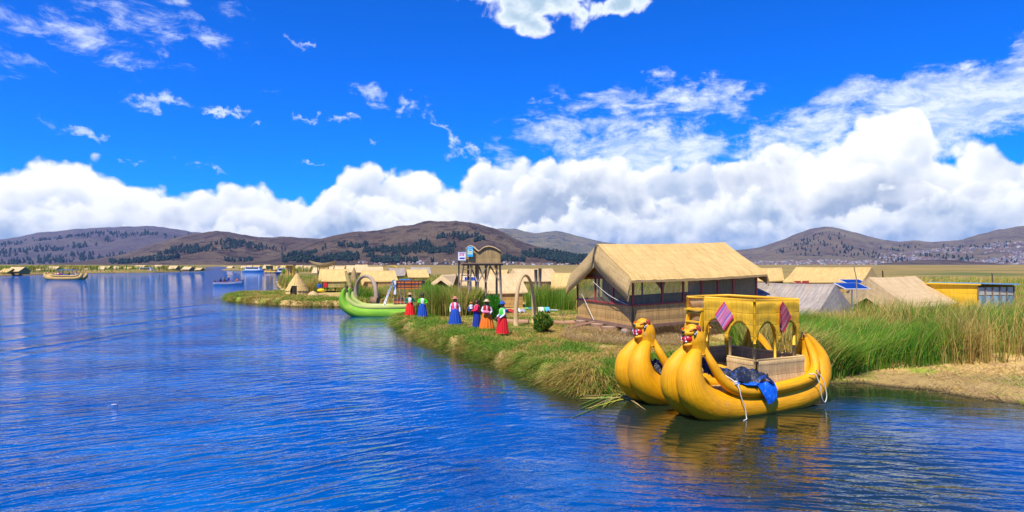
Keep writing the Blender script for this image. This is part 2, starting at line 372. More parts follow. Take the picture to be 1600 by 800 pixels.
# ------------------------------------------------------------------ water
def build_water():
    m, t, b, o = newmat('lake_water')
    g = t.new('ShaderNodeTexCoord').outputs['Object']
    gx, gy, gz_ = t.sep(g)
    # ripples: long crests, running roughly across the view and slanting
    def rotv(ang):
        rot = t.new('ShaderNodeVectorRotate', rotation_type='Z_AXIS'); t.put(rot.inputs['Vector'], g); rot.inputs['Angle'].default_value = R(ang); return rot.outputs[0]
    sh = t.new('ShaderNodeAttribute'); sh.attribute_name = 'Col'; shc = t.sep(sh.outputs['Color'])
    pl, pr = rotv(-30), rotv(9)
    right = t.ss(t.m('ADD', gx, t.m('MULTIPLY', t.noise(g, 0.2, 2), 4.0)), 0.0, 5.0)
    def crest(n, pw=1.0): return t.m('SUBTRACT', 1.0, t.m('ABSOLUTE', t.m('SUBTRACT', t.m('MULTIPLY', n, 2.0), 1.0)))
    def both(sx, sy, det, ro, di, f=None):
        a_ = t.noise(t.vm('MULTIPLY', pl, (sx, sy, 1)), 1.0, det, ro, di); b_ = t.noise(t.vm('MULTIPLY', pr, (sx, sy, 1)), 1.0, det, ro, di)
        if f: a_, b_ = f(a_), f(b_)
        return t.m('ADD', t.m('MULTIPLY', a_, t.m('SUBTRACT', 1.0, right)), t.m('MULTIPLY', b_, right))
    w0 = t.noise(t.vm('MULTIPLY', pr, (0.16, 0.42, 1)), 1.0, 3, 0.5)
    w1 = both(0.5, 1.55, 2, 0.5, 0.3, crest)
    w2 = both(1.7, 4.4, 3, 0.62, 0.3)
    w3 = t.noise(t.vm('MULTIPLY', g, (9.0, 15, 1)), 1.0, 2, 0.5)
    calm = t.ss(t.noise(t.vm('MULTIPLY', g, (0.06, 0.16, 1)), 1.0, 4, 0.6), 0.35, 0.68)    # gusts
    lee = t.ss(shc[1], 0.15, 0.85)                                                            # sheltered by the island
    far_ = t.mr(gy, 20, 200, 1.0, 2.2)
    amp = t.m('MULTIPLY', t.m('MULTIPLY', t.mr(calm, 0, 1, 0.6, 1.35), t.mr(lee, 0, 1, 1.2, 0.20)), far_)
    h = t.m('ADD', t.m('ADD', t.m('MULTIPLY', w0, 0.06), t.m('MULTIPLY', w1, 0.105)), t.m('ADD', t.m('MULTIPLY', w2, 0.056), t.m('MULTIPLY', w3, 0.004)))
    wf = t.noise(g, 1.3, 3, 0.6)
    h = t.m('ADD', t.m('MULTIPLY', h, amp), t.m('MULTIPLY', wf, t.mr(gy, 35, 150, 0.0, 0.60)))
    # the old wake of a boat: a few long swells crossing the left side
    def swell(ax, ay, bx, by, wid, ht):
        dx, dy = bx - ax, by - ay; L = math.hypot(dx, dy); nx, ny = -dy / L, dx / L
        wob = t.m('MULTIPLY', t.m('SUBTRACT', t.noise(t.vm('MULTIPLY', g, (0.12, 0.12, 1)), 1.0, 2), 0.5), 1.2)
        dd = t.m('ADD', t.m('ADD', t.m('MULTIPLY', t.m('SUBTRACT', gx, ax), nx), t.m('MULTIPLY', t.m('SUBTRACT', gy, ay), ny)), wob)
        al = t.m('DIVIDE', t.m('ADD', t.m('MULTIPLY', t.m('SUBTRACT', gx, ax), dx / L), t.m('MULTIPLY', t.m('SUBTRACT', gy, ay), dy / L)), L)
        e = t.m('MULTIPLY', t.ss(al, -0.3, 0.1), t.ss(al, 1.15, 0.8))
        q = t.m('DIVIDE', dd, wid)
        return t.m('MULTIPLY', t.m('MULTIPLY', t.m('EXPONENT', t.m('MULTIPLY', t.m('MULTIPLY', q, q), -1.0)), ht), e)
    for (x0, y0, x1, y1, wd, ht) in [(-60, 541, 345, 487, 0.5, .22), (-60, 560, 310, 503, 0.42, .18), (-60, 516, 330, 474, 0.6, .2), (-60, 578, 220, 520, 0.36, .12)]:
        a = W2(x0, y0); c_ = W2(x1, y1); h = t.m('ADD', h, swell(a[0], a[1], c_[0], c_[1], wd, ht))
    bn = t.new('ShaderNodeBump'); bn.inputs['Strength'].default_value = 1.0; bn.inputs['Distance'].default_value = 1.0
    t.put(bn.inputs['Height'], h); t.l.new(bn.outputs[0], b.inputs['Normal'])
    # body colour: deep blue, olive for weedy shallows and the boat's dark painted reflection
    dn = t.noise(g, 0.25, 4, 0.6)
    deep = t.mix(t.ss(dn, .3, .7), (0.0, 0.040, 0.20), (0.0, 0.118, 0.40))
    deep = t.mix(t.m('MULTIPLY', lee, 0.62), deep, (0.0, 0.026, 0.13))
    shal_refl = t.ss(t.m('ADD', shc[0], t.m('MULTIPLY', t.m('SUBTRACT', dn, 0.5), 0.5)), 0.25, 0.85)
    t.put(b.inputs['Base Color'], t.mix(shal_refl, deep, (0.010, 0.020, 0.010)))
    t.put(b.inputs['Specular Tint'], t.mix(shal_refl, (0.34, 0.86, 1.0), (1, 1, 1)))
    b.inputs['Roughness'].default_value = 0.04; b.inputs['IOR'].default_value = 1.72
    X, Y = polar_grid(2.0, 9000, 420, -66, 66, 200)
    s = land_sd(X, Y)
    bx = np.clip(1.15 - np.maximum(-s, 0) / 4.5, 0, 1)
    bb = np.clip(1.5 - np.sqrt(((X - 5.6) / 3.6) ** 2 + ((Y - 14.5) / 6.0) ** 2), 0, 1); bx = np.maximum(bx, bb)  # dark ellipse around the boat, painting its reflection into the body colour
    V = np.stack([X, Y, np.zeros_like(X)], -1).reshape(-1, 3)
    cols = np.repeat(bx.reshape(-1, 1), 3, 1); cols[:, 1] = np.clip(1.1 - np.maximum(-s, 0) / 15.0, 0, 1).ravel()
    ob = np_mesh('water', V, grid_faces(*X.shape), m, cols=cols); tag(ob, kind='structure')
build_water()

# ------------------------------------------------------------------ mountains
RANGES = []
def ridge_mat(name, lo, hi, rock, green, sc=1.0):
    m, t, b, o = newmat(name)
    g = t.new('ShaderNodeTexCoord').outputs['Object']
    gx, gy, gz_ = t.sep(g)
    n1 = t.noise(g, 0.0022 * sc, 8, 0.62); n2 = t.noise(t.vm('MULTIPLY', g, (1, 1, 2.5)), 0.009 * sc, 9, 0.74); n3 = t.noise(g, 0.07 * sc, 5, 0.65)
    c = t.mix(t.ss(n1, 0.4, 0.6), lo, hi)
    c = t.mix(t.ss(n2, 0.48, 0.62), c, rock)
    c = t.mix(t.m('MULTIPLY', t.ss(n3, 0.5, 0.66), 0.75), c, green)
    t.put(b.inputs['Base Color'], c); b.inputs['Roughness'].default_value = 1.0; b.inputs['Specular IOR Level'].default_value = 0.05
    bump(t, b, t.m('ADD', n2, t.m('MULTIPLY', n3, 0.4)), 1.0, 55.0)
    return m
def build_range(name, pts, Y0, Yr, mat, rough, p0, p1, npx=520, nt=90, seed=0, p=1.15):
    pts = sorted(pts); xs = np.array([a for a, _ in pts], float); zs = np.array([(HY - b) / F * Yr for _, b in pts])
    px = np.linspace(p0, p1, npx); tt = np.concatenate([np.linspace(0, 1, nt), np.linspace(1.03, 1.5, 8)])
    P, T = np.meshgrid(px, tt, indexing='ij')
    Y = Y0 + T * (Yr - Y0); X = (P - 800) / F * Y
    crest = np.interp(P, xs, zs)
    crest = (crest + np.interp(P - 6, xs, zs) + np.interp(P + 6, xs, zs)) / 3
    crest = crest * (1 + .05 * (fbm(P * .07 + seed, P * 0 + seed, 4, .6) - .5))
    shape = np.where(T <= 1, np.clip(T, 0, 1) ** p, np.clip(1 - (T - 1) * 1.6, 0, 1))
    k = 1000.0 / (Yr * 0.22)
    n = fbm(X * 0.001 * k + seed, Y * 0.00045 * k + seed, 6, 0.55, ridged=True) - 0.55
    n2 = fbm(X * 0.006 * k + seed * 3, Y * 0.004 * k, 5, 0.6) - 0.5
    env = np.clip(np.sin(np.clip(T, 0, 1.0) * math.pi) * 1.1, 0, 1)
    lim = (crest + 1) * (Y / Yr)                      # the crest stays the skyline
    Z = crest * shape + rough * crest * n * (env + .06) + rough * .55 * crest * n2 * (env + 0.16 * (T > .1))
    Z = np.where(T < 1, np.minimum(Z, lim * 0.985), Z) + H * shape
    Z = np.where(T <= 0, -4, Z)
    V = np.stack([X, Y, Z], -1).reshape(-1, 3)
    ob = np_mesh('hills', V, grid_faces(*X.shape), mat); tag(ob, kind='structure')
    RANGES.append((name, px, tt, X, Y, Z, Y0, Yr))
    return ob
mA = ridge_mat('far_hill', (0.13, 0.10, 0.11), (0.17, 0.135, 0.12), (0.10, 0.085, 0.10), (0.05, 0.07, 0.07), 0.5)
mC = ridge_mat('brown_hill', (0.15, 0.10, 0.068), (0.23, 0.165, 0.10), (0.060, 0.040, 0.038), (0.085, 0.08, 0.045))
mD = ridge_mat('green_hill', (0.20, 0.18, 0.10), (0.27, 0.22, 0.12), (0.08, 0.09, 0.10), (0.06, 0.09, 0.06), 0.6)
mE = ridge_mat('town_hill', (0.22, 0.16, 0.11), (0.28, 0.22, 0.13), (0.12, 0.09, 0.085), (0.13, 0.13, 0.06), 0.8)
build_range('A', [(-900, 392), (-300, 388), (0, 375), (60, 363), (150, 356), (235, 352.5), (275, 358), (320, 365), (400, 376), (500, 392), (620, 405), (900, 412)], 4300, 8000, mA, .30, -900, 900, seed=3)
build_range('D', [(650, 400), (740, 366), (780, 356), (810, 358), (835, 366), (862, 360), (880, 362), (905, 370), (950, 379), (1010, 386), (1060, 392), (1150, 399), (1300, 404)], 5500, 9000, mD, .35, 600, 1300, seed=11)
build_range('B', [(60, 413), (130, 408), (190, 398), (240, 381), (290, 367), (340, 360), (372, 365), (400, 370), (425, 371), (437, 369.5), (470, 372), (520, 373), (600, 380), (700, 400), (760, 410)], 2700, 4600, mC, .46, 60, 760, seed=5)
build_range('C', [(350, 412), (430, 398), (480, 380), (520, 368), (556, 362), (590, 361), (615, 355), (640, 352), (668, 345.5), (690, 346), (705, 347), (722, 345.5), (745, 349), (775, 357), (800, 371),
            (815, 378), (850, 388), (880, 395), (910, 401), (980, 409), (1050, 412)], 2100, 3600, mC, .50, 350, 1050, seed=8)
build_range('E', [(1040, 405), (1100, 400), (1150, 391), (1185, 387), (1215, 377), (1245, 365), (1268, 357.5), (1290, 355), (1310, 357), (1340, 365), (1375, 374), (1405, 377.5), (1430, 375), (1455, 378), (1500, 375), (1530, 366), (1560, 359), (1600, 352),
            (1700, 345), (1900, 350), (2300, 370)], 4200, 7000, mE, .42, 1040, 2300, npx=700, seed=14)
build_range('F', [(1000, 412), (1080, 406), (1160, 402), (1230, 397), (1300, 396), (1360, 400), (1400, 408), (1420, 412), (1480, 413), (1560, 413)], 3600, 4800, mE, .3, 1000, 1560, npx=300, nt=50, seed=21)
build_range('G', [(1370, 412), (1400, 409), (1440, 406), (1490, 406), (1530, 409), (1570, 412.5)], 3300, 3700, mC, .3, 1370, 1570, npx=120, nt=30, seed=22)

def on_range(name, n, f, r):
    """random surface points of a range; f(px, t) gives the chance"""
    for (nm, px, tt, X, Y, Z, Y0, Yr) in RANGES:
        if nm == name: break
    i = r.integers(0, len(px) - 1, n * 12); j = r.integers(1, int(np.sum(tt <= 1)) - 1, n * 12)
    keep = r.random(n * 12) < f(px[i], tt[j], X[i, j], Y[i, j]); i = i[keep][:n]; j = j[keep][:n]
    a = r.random(len(i)); bb = r.random(len(i))
    def L(A): return A[i, j] * (1 - a) * (1 - bb) + A[i + 1, j] * a * (1 - bb) + A[i, j + 1] * (1 - a) * bb + A[i + 1, j + 1] * a * bb
    return L(X), L(Y), L(Z)
# ---- eucalyptus groves on the slopes: one mass each, many separate crowns
ICO = None
def ico():
    global ICO
    if ICO is None:
        t_ = (1 + 5 ** .5) / 2
        v = np.array([(-1, t_, 0), (1, t_, 0), (-1, -t_, 0), (1, -t_, 0), (0, -1, t_), (0, 1, t_), (0, -1, -t_), (0, 1, -t_), (t_, 0, -1), (t_, 0, 1), (-t_, 0, -1), (-t_, 0, 1)], float)
        v /= np.linalg.norm(v[0])
        f = np.array([(0, 11, 5), (0, 5, 1), (0, 1, 7), (0, 7, 10), (0, 10, 11), (1, 5, 9), (5, 11, 4), (11, 10, 2), (10, 7, 6), (7, 1, 8), (3, 9, 4), (3, 4, 2), (3, 2, 6), (3, 6, 8), (3, 8, 9), (4, 9, 5), (2, 4, 11), (6, 2, 10), (8, 6, 7), (9, 8, 1)])
        ICO = (v, f)
    return ICO
def lumps(name, X, Y, Z, rad, hgt, mat, r, jit=.35):
    v, f = ico(); n = len(X)
    s = np.stack([rad, rad, hgt], 1)
    J = 1 + (r.random((n, 12, 1)) - .5) * 2 * jit
    V = v[None] * J * s[:, None, :] + np.stack([X, Y, Z], 1)[:, None, :]
    Fc = f[None] + (np.arange(n) * 12)[:, None, None]
    c = np.repeat((0.6 + 0.8 * r.random((n, 1))), 12, 0) * np.ones((1, 3))
    return np_mesh(name, V.reshape(-1, 3), Fc.reshape(-1, 3), mat, nper=3, cols=c, smooth=False)
def vcol_mat(name, c, rough=0.9):
    m, t, b, o = newmat(name); a = t.new('ShaderNodeAttribute'); a.attribute_name = 'Col'
    t.put(b.inputs['Base Color'], t.mix(1.0, c, a.outputs['Color'], 'MULTIPLY')); b.inputs['Roughness'].default_value = rough
    b.inputs['Specular IOR Level'].default_value = 0.1
    return m
mEuc = vcol_mat('eucalyptus', (0.022, 0.042, 0.032))
def groves(rng_name, n, f, lab, size, seed):
    r = np.random.default_rng(seed)
    X, Y, Z = on_range(rng_name, n, f, r)
    s = size * (0.6 + 0.8 * r.random(len(X)))
    X = np.concatenate([X, X + (r.random(len(X)) - .5) * s]); Y = np.concatenate([Y, Y]); Z = np.concatenate([Z + s * .7, Z + s * 1.6]); s2 = np.concatenate([s * .55, s * .38])
    o = lumps('eucalyptus_grove', X, Y, Z, s2, s2 * 1.7, mEuc, r); tag(o, lab, 'grove', kind='stuff')
def patchy(sc, th, seed): return lambda X, Y: sstep(th, th + .06, fbm(X / sc + seed, Y / (sc * 1.3) + seed, 4))
pc = patchy(120, .50, 3.3)
groves('C', 1900, lambda px, t_, X, Y: pc(X, Y) * (t_ < np.interp(px, [430, 520, 600, 720, 800, 900], [.32, .42, .46, .44, .36, .5])) * (t_ > .06) * (px > 440), 'dark eucalyptus grove along the foot of the tallest brown hill', 8, 31)
pb = patchy(150, .52, 9.1)
groves('B', 1100, lambda px, t_, X, Y: pb(X, Y) * (t_ < .42) * (t_ > .05) * (px > 170), 'dark eucalyptus grove along the foot of the brown hill left of centre', 9, 32)
pa = patchy(420, .53, 5.1)
groves('A', 900, lambda px, t_, X, Y: pa(X, Y) * (t_ < .8) * (px < 330) * (px > -50), 'dark wooded patches on the long bluish hill at the far left', 13, 33)
pe = patchy(330, .50, 2.2)
groves('E', 420, lambda px, t_, X, Y: pe(X, Y) * (t_ < .62) * (px > 1150) * (px < 1750), 'scattered dark trees on the hill above the lakeside town', 10, 34)

# ---- the town on the right hand hill: one far mass of tiny blocks
def town(rn, n, f, lab, seed, s0=9):
    r = np.random.default_rng(seed); X, Y, Z = on_range(rn, n, f, r); n = len(X)
    cube = np.array([(-1, -1, -1), (1, -1, -1), (1, 1, -1), (-1, 1, -1), (-1, -1, 1), (1, -1, 1), (1, 1, 1), (-1, 1, 1)], float) * .5
    fc = np.array([(0, 1, 5, 4), (1, 2, 6, 5), (2, 3, 7, 6), (3, 0, 4, 7), (4, 5, 6, 7)])
    S = np.stack([s0 * (.7 + r.random(n)), s0 * (.7 + r.random(n)), s0 * (.6 + .8 * r.random(n))], 1)
    V = cube[None] * S[:, None] + np.stack([X, Y, Z + 2], 1)[:, None]
    pal = np.array([(0.34, .17, .11), (0.42, .30, .22), (0.5, .47, .44), (0.20, .15, .14), (.2, .28, .36), (.6, .58, .55), (.3, .2, .16), (.26, .2, .18)])
    c = np.repeat(pal[r.integers(0, len(pal), n)], 8, 0)
    o = np_mesh('town', V.reshape(-1, 3), (fc[None] + (np.arange(n) * 8)[:, None, None]).reshape(-1, 4), vcol_mat('town_walls', (1, 1, 1)), cols=c, smooth=False)
    tag(o, lab, 'town', kind='stuff')
pt = patchy(380, .40, 6.2)
town('E', 3800, lambda px, t_, X, Y: pt(X, Y) * (t_ < np.interp(px, [1340, 1400, 1460, 1520, 1600, 1700], [.05, .35, .5, .5, .55, .5])) * (px > 1330) * (px < 1750), 'far lakeside town of small houses spread over the right hand hill', 41)
town('F', 900, lambda px, t_, X, Y: (t_ < .35) * (px > 1150) * (px < 1400), 'far row of small houses at the foot of the low hill on the right', 42, 7)
town('C', 260, lambda px, t_, X, Y: (t_ < .10) * (px > 560), 'far scatter of tiny pale houses under the tallest brown hill', 43, 5)

# ------------------------------------------------------------------ air
def haze():
    m = bpy.data.materials.new('haze'); m.use_nodes = True; t = NT(m.node_tree); t.n.clear()
    v = t.new('ShaderNodeVolumePrincipled'); v.inputs['Color'].default_value = (0.34, 0.56, 1.0, 1); v.inputs['Density'].default_value = 0.000036; v.inputs['Anisotropy'].default_value = 0.2
    o = t.new('ShaderNodeOutputMaterial'); t.l.new(v.outputs[0], o.inputs['Volume'])
    V = [(x, y, z) for z in (-6, 600) for y in (-300, 13600) for x in (-24500, 24500)]
    Fc = [(0, 1, 3, 2), (4, 6, 7, 5), (0, 4, 5, 1), (2, 3, 7, 6), (0, 2, 6, 4), (1, 5, 7, 3)]
    ob = np_mesh('haze', np.array(V, float), np.array(Fc), m, smooth=False); import bmesh as _bm; b_ = _bm.new(); b_.from_mesh(ob.data); _bm.ops.recalc_face_normals(b_, faces=b_.faces); b_.to_mesh(ob.data); b_.free(); tag(ob, 'thin blue haze in the air over the lake and hills', 'haze', kind='stuff')
haze()
# ------------------------------------------------------------------ mesh building
class MB:
    """collects shapes with UVs in metres (V along the reed stalks) and makes ONE mesh object"""
    def __init__(s): s.v = []; s.f = []; s.uv = []; s.mi = []; s.sm = []
    def face(s, pts, uvs=None, mi=0, sm=False):
        i = len(s.v); s.v += [tuple(p) for p in pts]; s.f.append(tuple(range(i, i + len(pts)))); s.mi.append(mi); s.sm.append(sm)
        if uvs is None:
            p = [Vector(q) for q in pts]; e = (p[1] - p[0]); eu = e.normalized() if e.length else Vector((1, 0, 0))
            n = (p[1] - p[0]).cross(p[-1] - p[0]); ev = n.cross(eu).normalized() if n.length else Vector((0, 0, 1))
            o = Vector((p[0].x + p[0].y, 0, 0)).x
            uvs = [((q - p[0]).dot(eu) + o, (q - p[0]).dot(ev)) for q in p]
        s.uv.append(uvs)
    def grid(s, P, UV, mi=0, sm=True, close_u=False):
        """P[i][j] points, UV[i][j]"""
        nu, nv = len(P), len(P[0]); base = len(s.v)
        for row in P: s.v += [tuple(p) for p in row]
        for i in range(nu if close_u else nu - 1):
            for j in range(nv - 1):
                k = (i + 1) % nu
                s.f.append((base + i * nv + j, base + k * nv + j, base + k * nv + j + 1, base + i * nv + j + 1)); s.mi.append(mi); s.sm.append(sm)
                u2 = UV[i + 1] if i + 1 < len(UV) else UV[k]
                s.uv.append([UV[i][j], u2[j], u2[j + 1], UV[i][j + 1]])
    def box(s, c, size, M=None, mi=0):
        c = Vector(c); x, y, z = (v / 2 for v in size)
        q = [Vector(p) for p in [(-x, -y, -z), (x, -y, -z), (x, y, -z), (-x, y, -z), (-x, -y, z), (x, -y, z), (x, y, z), (-x, y, z)]]
        if M is not None: q = [M @ p for p in q]
        q = [p + c for p in q]
        for f in [(0, 1, 5, 4), (1, 2, 6, 5), (2, 3, 7, 6), (3, 0, 4, 7), (4, 5, 6, 7), (3, 2, 1, 0)]: s.face([q[k] for k in f], mi=mi)
    def hexa(s, q, mi=0):
        """eight corners: bottom ring 0-3, top ring 4-7"""
        for f in [(0, 1, 5, 4), (1, 2, 6, 5), (2, 3, 7, 6), (3, 0, 4, 7), (4, 5, 6, 7), (3, 2, 1, 0)]: s.face([q[k] for k in f], mi=mi)
    def slab(s, pts, th, mi=0, n=None):
        """a flat polygon given thickness; UVs: U along first edge"""
        p = [Vector(q) for q in pts]
        if n is None: n = (p[1] - p[0]).cross(p[-1] - p[0]).normalized()
        o = [q + n * th for q in p]; k = len(p)
        s.face(o, mi=mi); s.face(list(reversed(p)), mi=mi, uvs=None)
        for i in range(k): j = (i + 1) % k; s.face([p[i], p[j], o[j], o[i]], mi=mi)
    def tube(s, path, rad, n=10, mi=0, cap=True, sq=1.0, up=None):
        p = [Vector(q) for q in path]; m = len(p)
        if not hasattr(rad, '__len__'): rad = [rad] * m
        rows = []; uvr = []; L = 0; prev = None
        for i in range(m):
            t = (p[min(i + 1, m - 1)] - p[max(i - 1, 0)]).normalized()
            if prev is None:
                a = Vector(up) if up else (Vector((0, 0, 1)) if abs(t.z) < .9 else Vector((1, 0, 0)))
                x = (a - t * a.dot(t)).normalized()
            else: x = (prev - t * prev.dot(t)).normalized()
            prev = x; y = t.cross(x)
            if i: L += (p[i] - p[i - 1]).length
            rows.append([p[i] + (x * math.cos(2 * math.pi * k / n) + y * math.sin(2 * math.pi * k / n) * sq) * rad[i] for k in range(n + 1)])
            rm = max(rad)
            uvr.append([(2 * math.pi * rm * k / n, L) for k in range(n + 1)])
        s.grid(rows, uvr, mi=mi)
        if cap:
            s.face(list(reversed(rows[0][:-1])), mi=mi); s.face(rows[-1][:-1], mi=mi)
    def lathe(s, prof, n=20, mi=0, c=(0, 0, 0), wob=None):
        c = Vector(c); rows = []; uvr = []
        for (r, z) in prof:
            row = []; 
            for k in range(n + 1):
                a = 2 * math.pi * k / n; rr = r * (wob(a, z) if wob else 1)
                row.append(c + Vector((rr * math.cos(a), rr * math.sin(a), z)))
            rows.append(row); uvr.append([(2 * math.pi * max(r, .05) * k / n, z) for k in range(n + 1)])
        s.grid(rows, uvr, mi=mi)
    def ell(s, c, r, M=None, n=14, m=9, mi=0):
        c = Vector(c); rows = []; uvr = []
        for i in range(m + 1):
            th = math.pi * i / m; row = []
            for k in range(n + 1):
                a = 2 * math.pi * k / n
                q = Vector((r[0] * math.sin(th) * math.cos(a), r[1] * math.sin(th) * math.sin(a), -r[2] * math.cos(th)))
                if M is not None: q = M @ q
                row.append(c + q)
            rows.append(row); uvr.append([(k / n, i / m) for k in range(n + 1)])
        s.grid(rows, uvr, mi=mi)
    def build(s, name, mats, parent=None, label=None, weld=True, smooth=None):
        me = bpy.data.meshes.new(name); me.from_pydata(s.v, [], s.f)
        ul = me.uv_layers.new(name='UVMap')
        ul.data.foreach_set('uv', np.array([c for q in s.uv for c in q], dtype=np.float32).ravel())
        me.polygons.foreach_set('material_index', s.mi); me.polygons.foreach_set('use_smooth', [bool(x) for x in s.sm] if smooth is None else [smooth] * len(s.f))
        if not isinstance(mats, (list, tuple)): mats = [mats]
        for m_ in mats: me.materials.append(m_)
        if weld:
            import bmesh
            bm = bmesh.new(); bm.from_mesh(me); bmesh.ops.remove_doubles(bm, verts=bm.verts, dist=1e-4); bm.to_mesh(me); bm.free()
        me.update()
        o = bpy.data.objects.new(name, me); COL.objects.link(o)
        if parent: o.parent = parent
        if label: o['label'] = label
        return o
def spline(pts, n=8):
    """Catmull-Rom through tuples of any length"""
    P = [np.array(p, float) for p in pts]; P = [2 * P[0] - P[1]] + P + [2 * P[-1] - P[-2]]; out = []
    for i in range(1, len(P) - 2):
        for k in range(n):
            t = k / n; a, b, c, d = P[i - 1], P[i], P[i + 1], P[i + 2]
            out.append(.5 * ((2 * b) + (-a + c) * t + (2 * a - 5 * b + 4 * c - d) * t * t + (-a + 3 * b - 3 * c + d) * t ** 3))
    out.append(P[-2]); return out

# ------------------------------------------------------------------ shared materials
M = {}
M['roof'] = straw('roof_matting', (0.72, 0.49, 0.17), (0.40, 0.25, 0.07), 42, 1.2, tie=0.42)
M['roof_pale'] = straw('pale_roof_matting', (0.66, 0.48, 0.24), (0.42, 0.29, 0.125), 30, 1.0, tie=0.5)
M['roof_grey'] = straw('weathered_roof_matting', (0.44, 0.38, 0.31), (0.18, 0.145, 0.11), 34, 1.0, tie=0.45, patch=(0.36, 0.27, 0.17))
M['roof_in'] = straw('roof_lining', (0.50, 0.33, 0.13), (0.27, 0.16, 0.06), 36, 1.4, tie=0.35)
M['wall'] = straw('reed_wall', (0.62, 0.38, 0.12), (0.30, 0.16, 0.04), 40, 0.9, tie=0.40, bs=.9)
M['wall_green'] = straw('greenish_reed_wall', (0.52, 0.40, 0.14), (0.30, 0.22, 0.06), 30, 0.8, tie=0.45)
M['wall_dark'] = straw('aged_reed_wall', (0.42, 0.26, 0.12), (0.20, 0.12, 0.05), 34, 0.9, tie=0.4)
M['wall_yellow'] = straw('yellow_reed_wall', (0.95, 0.58, 0.02), (0.74, 0.42, 0.01), 26, 0.9, tie=0.5)
M['pav'] = straw('yellow_painted_reeds', (0.88, 0.50, 0.010), (0.50, 0.27, 0.008), 48, 1.0, tie=0.30, bs=.9)
M['pavlow'] = straw('natural_reed_panel', (0.68, 0.47, 0.20), (0.36, 0.22, 0.08), 60, 1.0, tie=0.27, bs=.9)
M['straw_dark'] = straw('dark_straw', (0.36, 0.23, 0.10), (0.13, 0.08, 0.035), 30, 2, bs=1.0)
M['arch'] = straw('arch_reeds', (0.62, 0.44, 0.20), (0.38, 0.25, 0.10), 30, 1.5)
M['arch_grey'] = straw('weathered_arch_reeds', (0.44, 0.34, 0.22), (0.24, 0.18, 0.11), 30, 1.5)
M['tower'] = straw('tower_reeds', (0.42, 0.29, 0.11), (0.20, 0.13, 0.05), 26, 0.8, tie=0.5)
M['boat_tan'] = straw('tan_boat_reeds', (0.62, 0.40, 0.12), (0.38, 0.23, 0.07), 8, 0.6, tie=0)
M['green_hull'] = straw('green_reed_hull', (0.24, 0.50, 0.012), (0.09, 0.28, 0.008), 26, 0.8, bs=.6, rough=.75, patch=(0.40, 0.46, 0.06))
M['green_rim'] = straw('faded_green_rim', (0.46, 0.48, 0.14), (0.28, 0.36, 0.07), 12, 0.8, bs=.3)
M['red'] = plain('red_painted_wood', (0.34, 0.045, 0.03), 0.55)
M['wood'] = plain('weathered_pole', (0.24, 0.17, 0.11), 0.85, .3)
M['wood_grey'] = plain('grey_pole', (0.26, 0.22, 0.18), 0.85, .25)
M['log'] = plain('cut_log', (0.25, 0.14, 0.085), 0.9, .35)
M['logcut'] = plain('log_top', (0.36, 0.25, 0.17), 0.9, .25)
M['dark'] = plain('dark_interior', (0.02, 0.014, 0.01), 0.95)
M['redcloth'] = plain('red_curtain', (0.62, 0.02, 0.035), 0.8)
M['white'] = plain('white_paint', (0.78, 0.78, 0.76), 0.6)
M['blue'] = plain('blue_paint', (0.05, 0.20, 0.55), 0.5)
M['solar'] = plain('solar_cells', (0.008, 0.035, 0.22), 0.15, .2, bmp=0)
M['alu'] = plain('aluminium_frame', (0.72, 0.75, 0.80), 0.35, .05)
M['rope'] = plain('white_rope', (0.62, 0.60, 0.52), 0.9, .15, 40)
M['yrail'] = plain('yellow_painted_wood', (0.78, 0.43, 0.010), 0.5, .18, 9)
M['bamboo'] = plain('bamboo_post', (0.58, 0.40, 0.15), 0.6, .2, 9)
M['skin'] = plain('skin', (0.20, 0.085, 0.045), 0.6, .06)
M['hair'] = plain('black_hair', (0.012, 0.009, 0.008), 0.45)
def glass_mat(name, c, alpha, rough=.08):
    m, t, b, o = newmat(name); t.put(b.inputs['Base Color'], c); b.inputs['Alpha'].default_value = alpha; b.inputs['Specular IOR Level'].default_value = 0.12; b.inputs['Roughness'].default_value = rough
    return m
M['glass_dust'] = glass_mat('dusty_screen', (0.30, 0.25, 0.15), 0.42)
M['glass'] = glass_mat('dusty_glass', (0.40, 0.36, 0.26), 0.20)
def hull_mat():
    m, t, b, o = newmat('yellow_hull'); uv = t.new('ShaderNodeUVMap').outputs[0]; g = t.new('ShaderNodeTexCoord').outputs['Object']
    st = t.noise(t.vm('MULTIPLY', uv, (26, 1.2, 1)), 1.0, 5, 0.7)
    big = t.noise(g, 1.7, 5, 0.6); sp = t.noise(g, 5.0, 6, 0.72); sp2 = t.noise(t.vm('ADD', g, (7, 3, 1)), 2.2, 6, 0.7)
    c = t.mix(t.ss(st, 0.3, 0.7), (0.70, 0.30, 0.003), (0.96, 0.46, 0.003))
    c = t.mix(t.ss(big, 0.42, 0.72, 0, .55), c, (0.62, 0.25, 0.008))
    c = t.mix(t.ss(sp, 0.655, 0.72, 0, .8), c, (0.24, 0.14, 0.05))
    c = t.mix(t.ss(sp2, 0.66, 0.70, 0, .6), c, (0.52, 0.42, 0.26))
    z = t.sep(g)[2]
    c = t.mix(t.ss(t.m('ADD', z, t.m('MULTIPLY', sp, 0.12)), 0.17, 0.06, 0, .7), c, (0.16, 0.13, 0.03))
    t.put(b.inputs['Base Color'], c); b.inputs['Roughness'].default_value = 0.5; b.inputs['Specular IOR Level'].default_value = .3; bump(t, b, t.m('ADD', st, t.m('MULTIPLY', big, 2.0)), 0.5, 0.02)
    return m
M['hull'] = hull_mat()

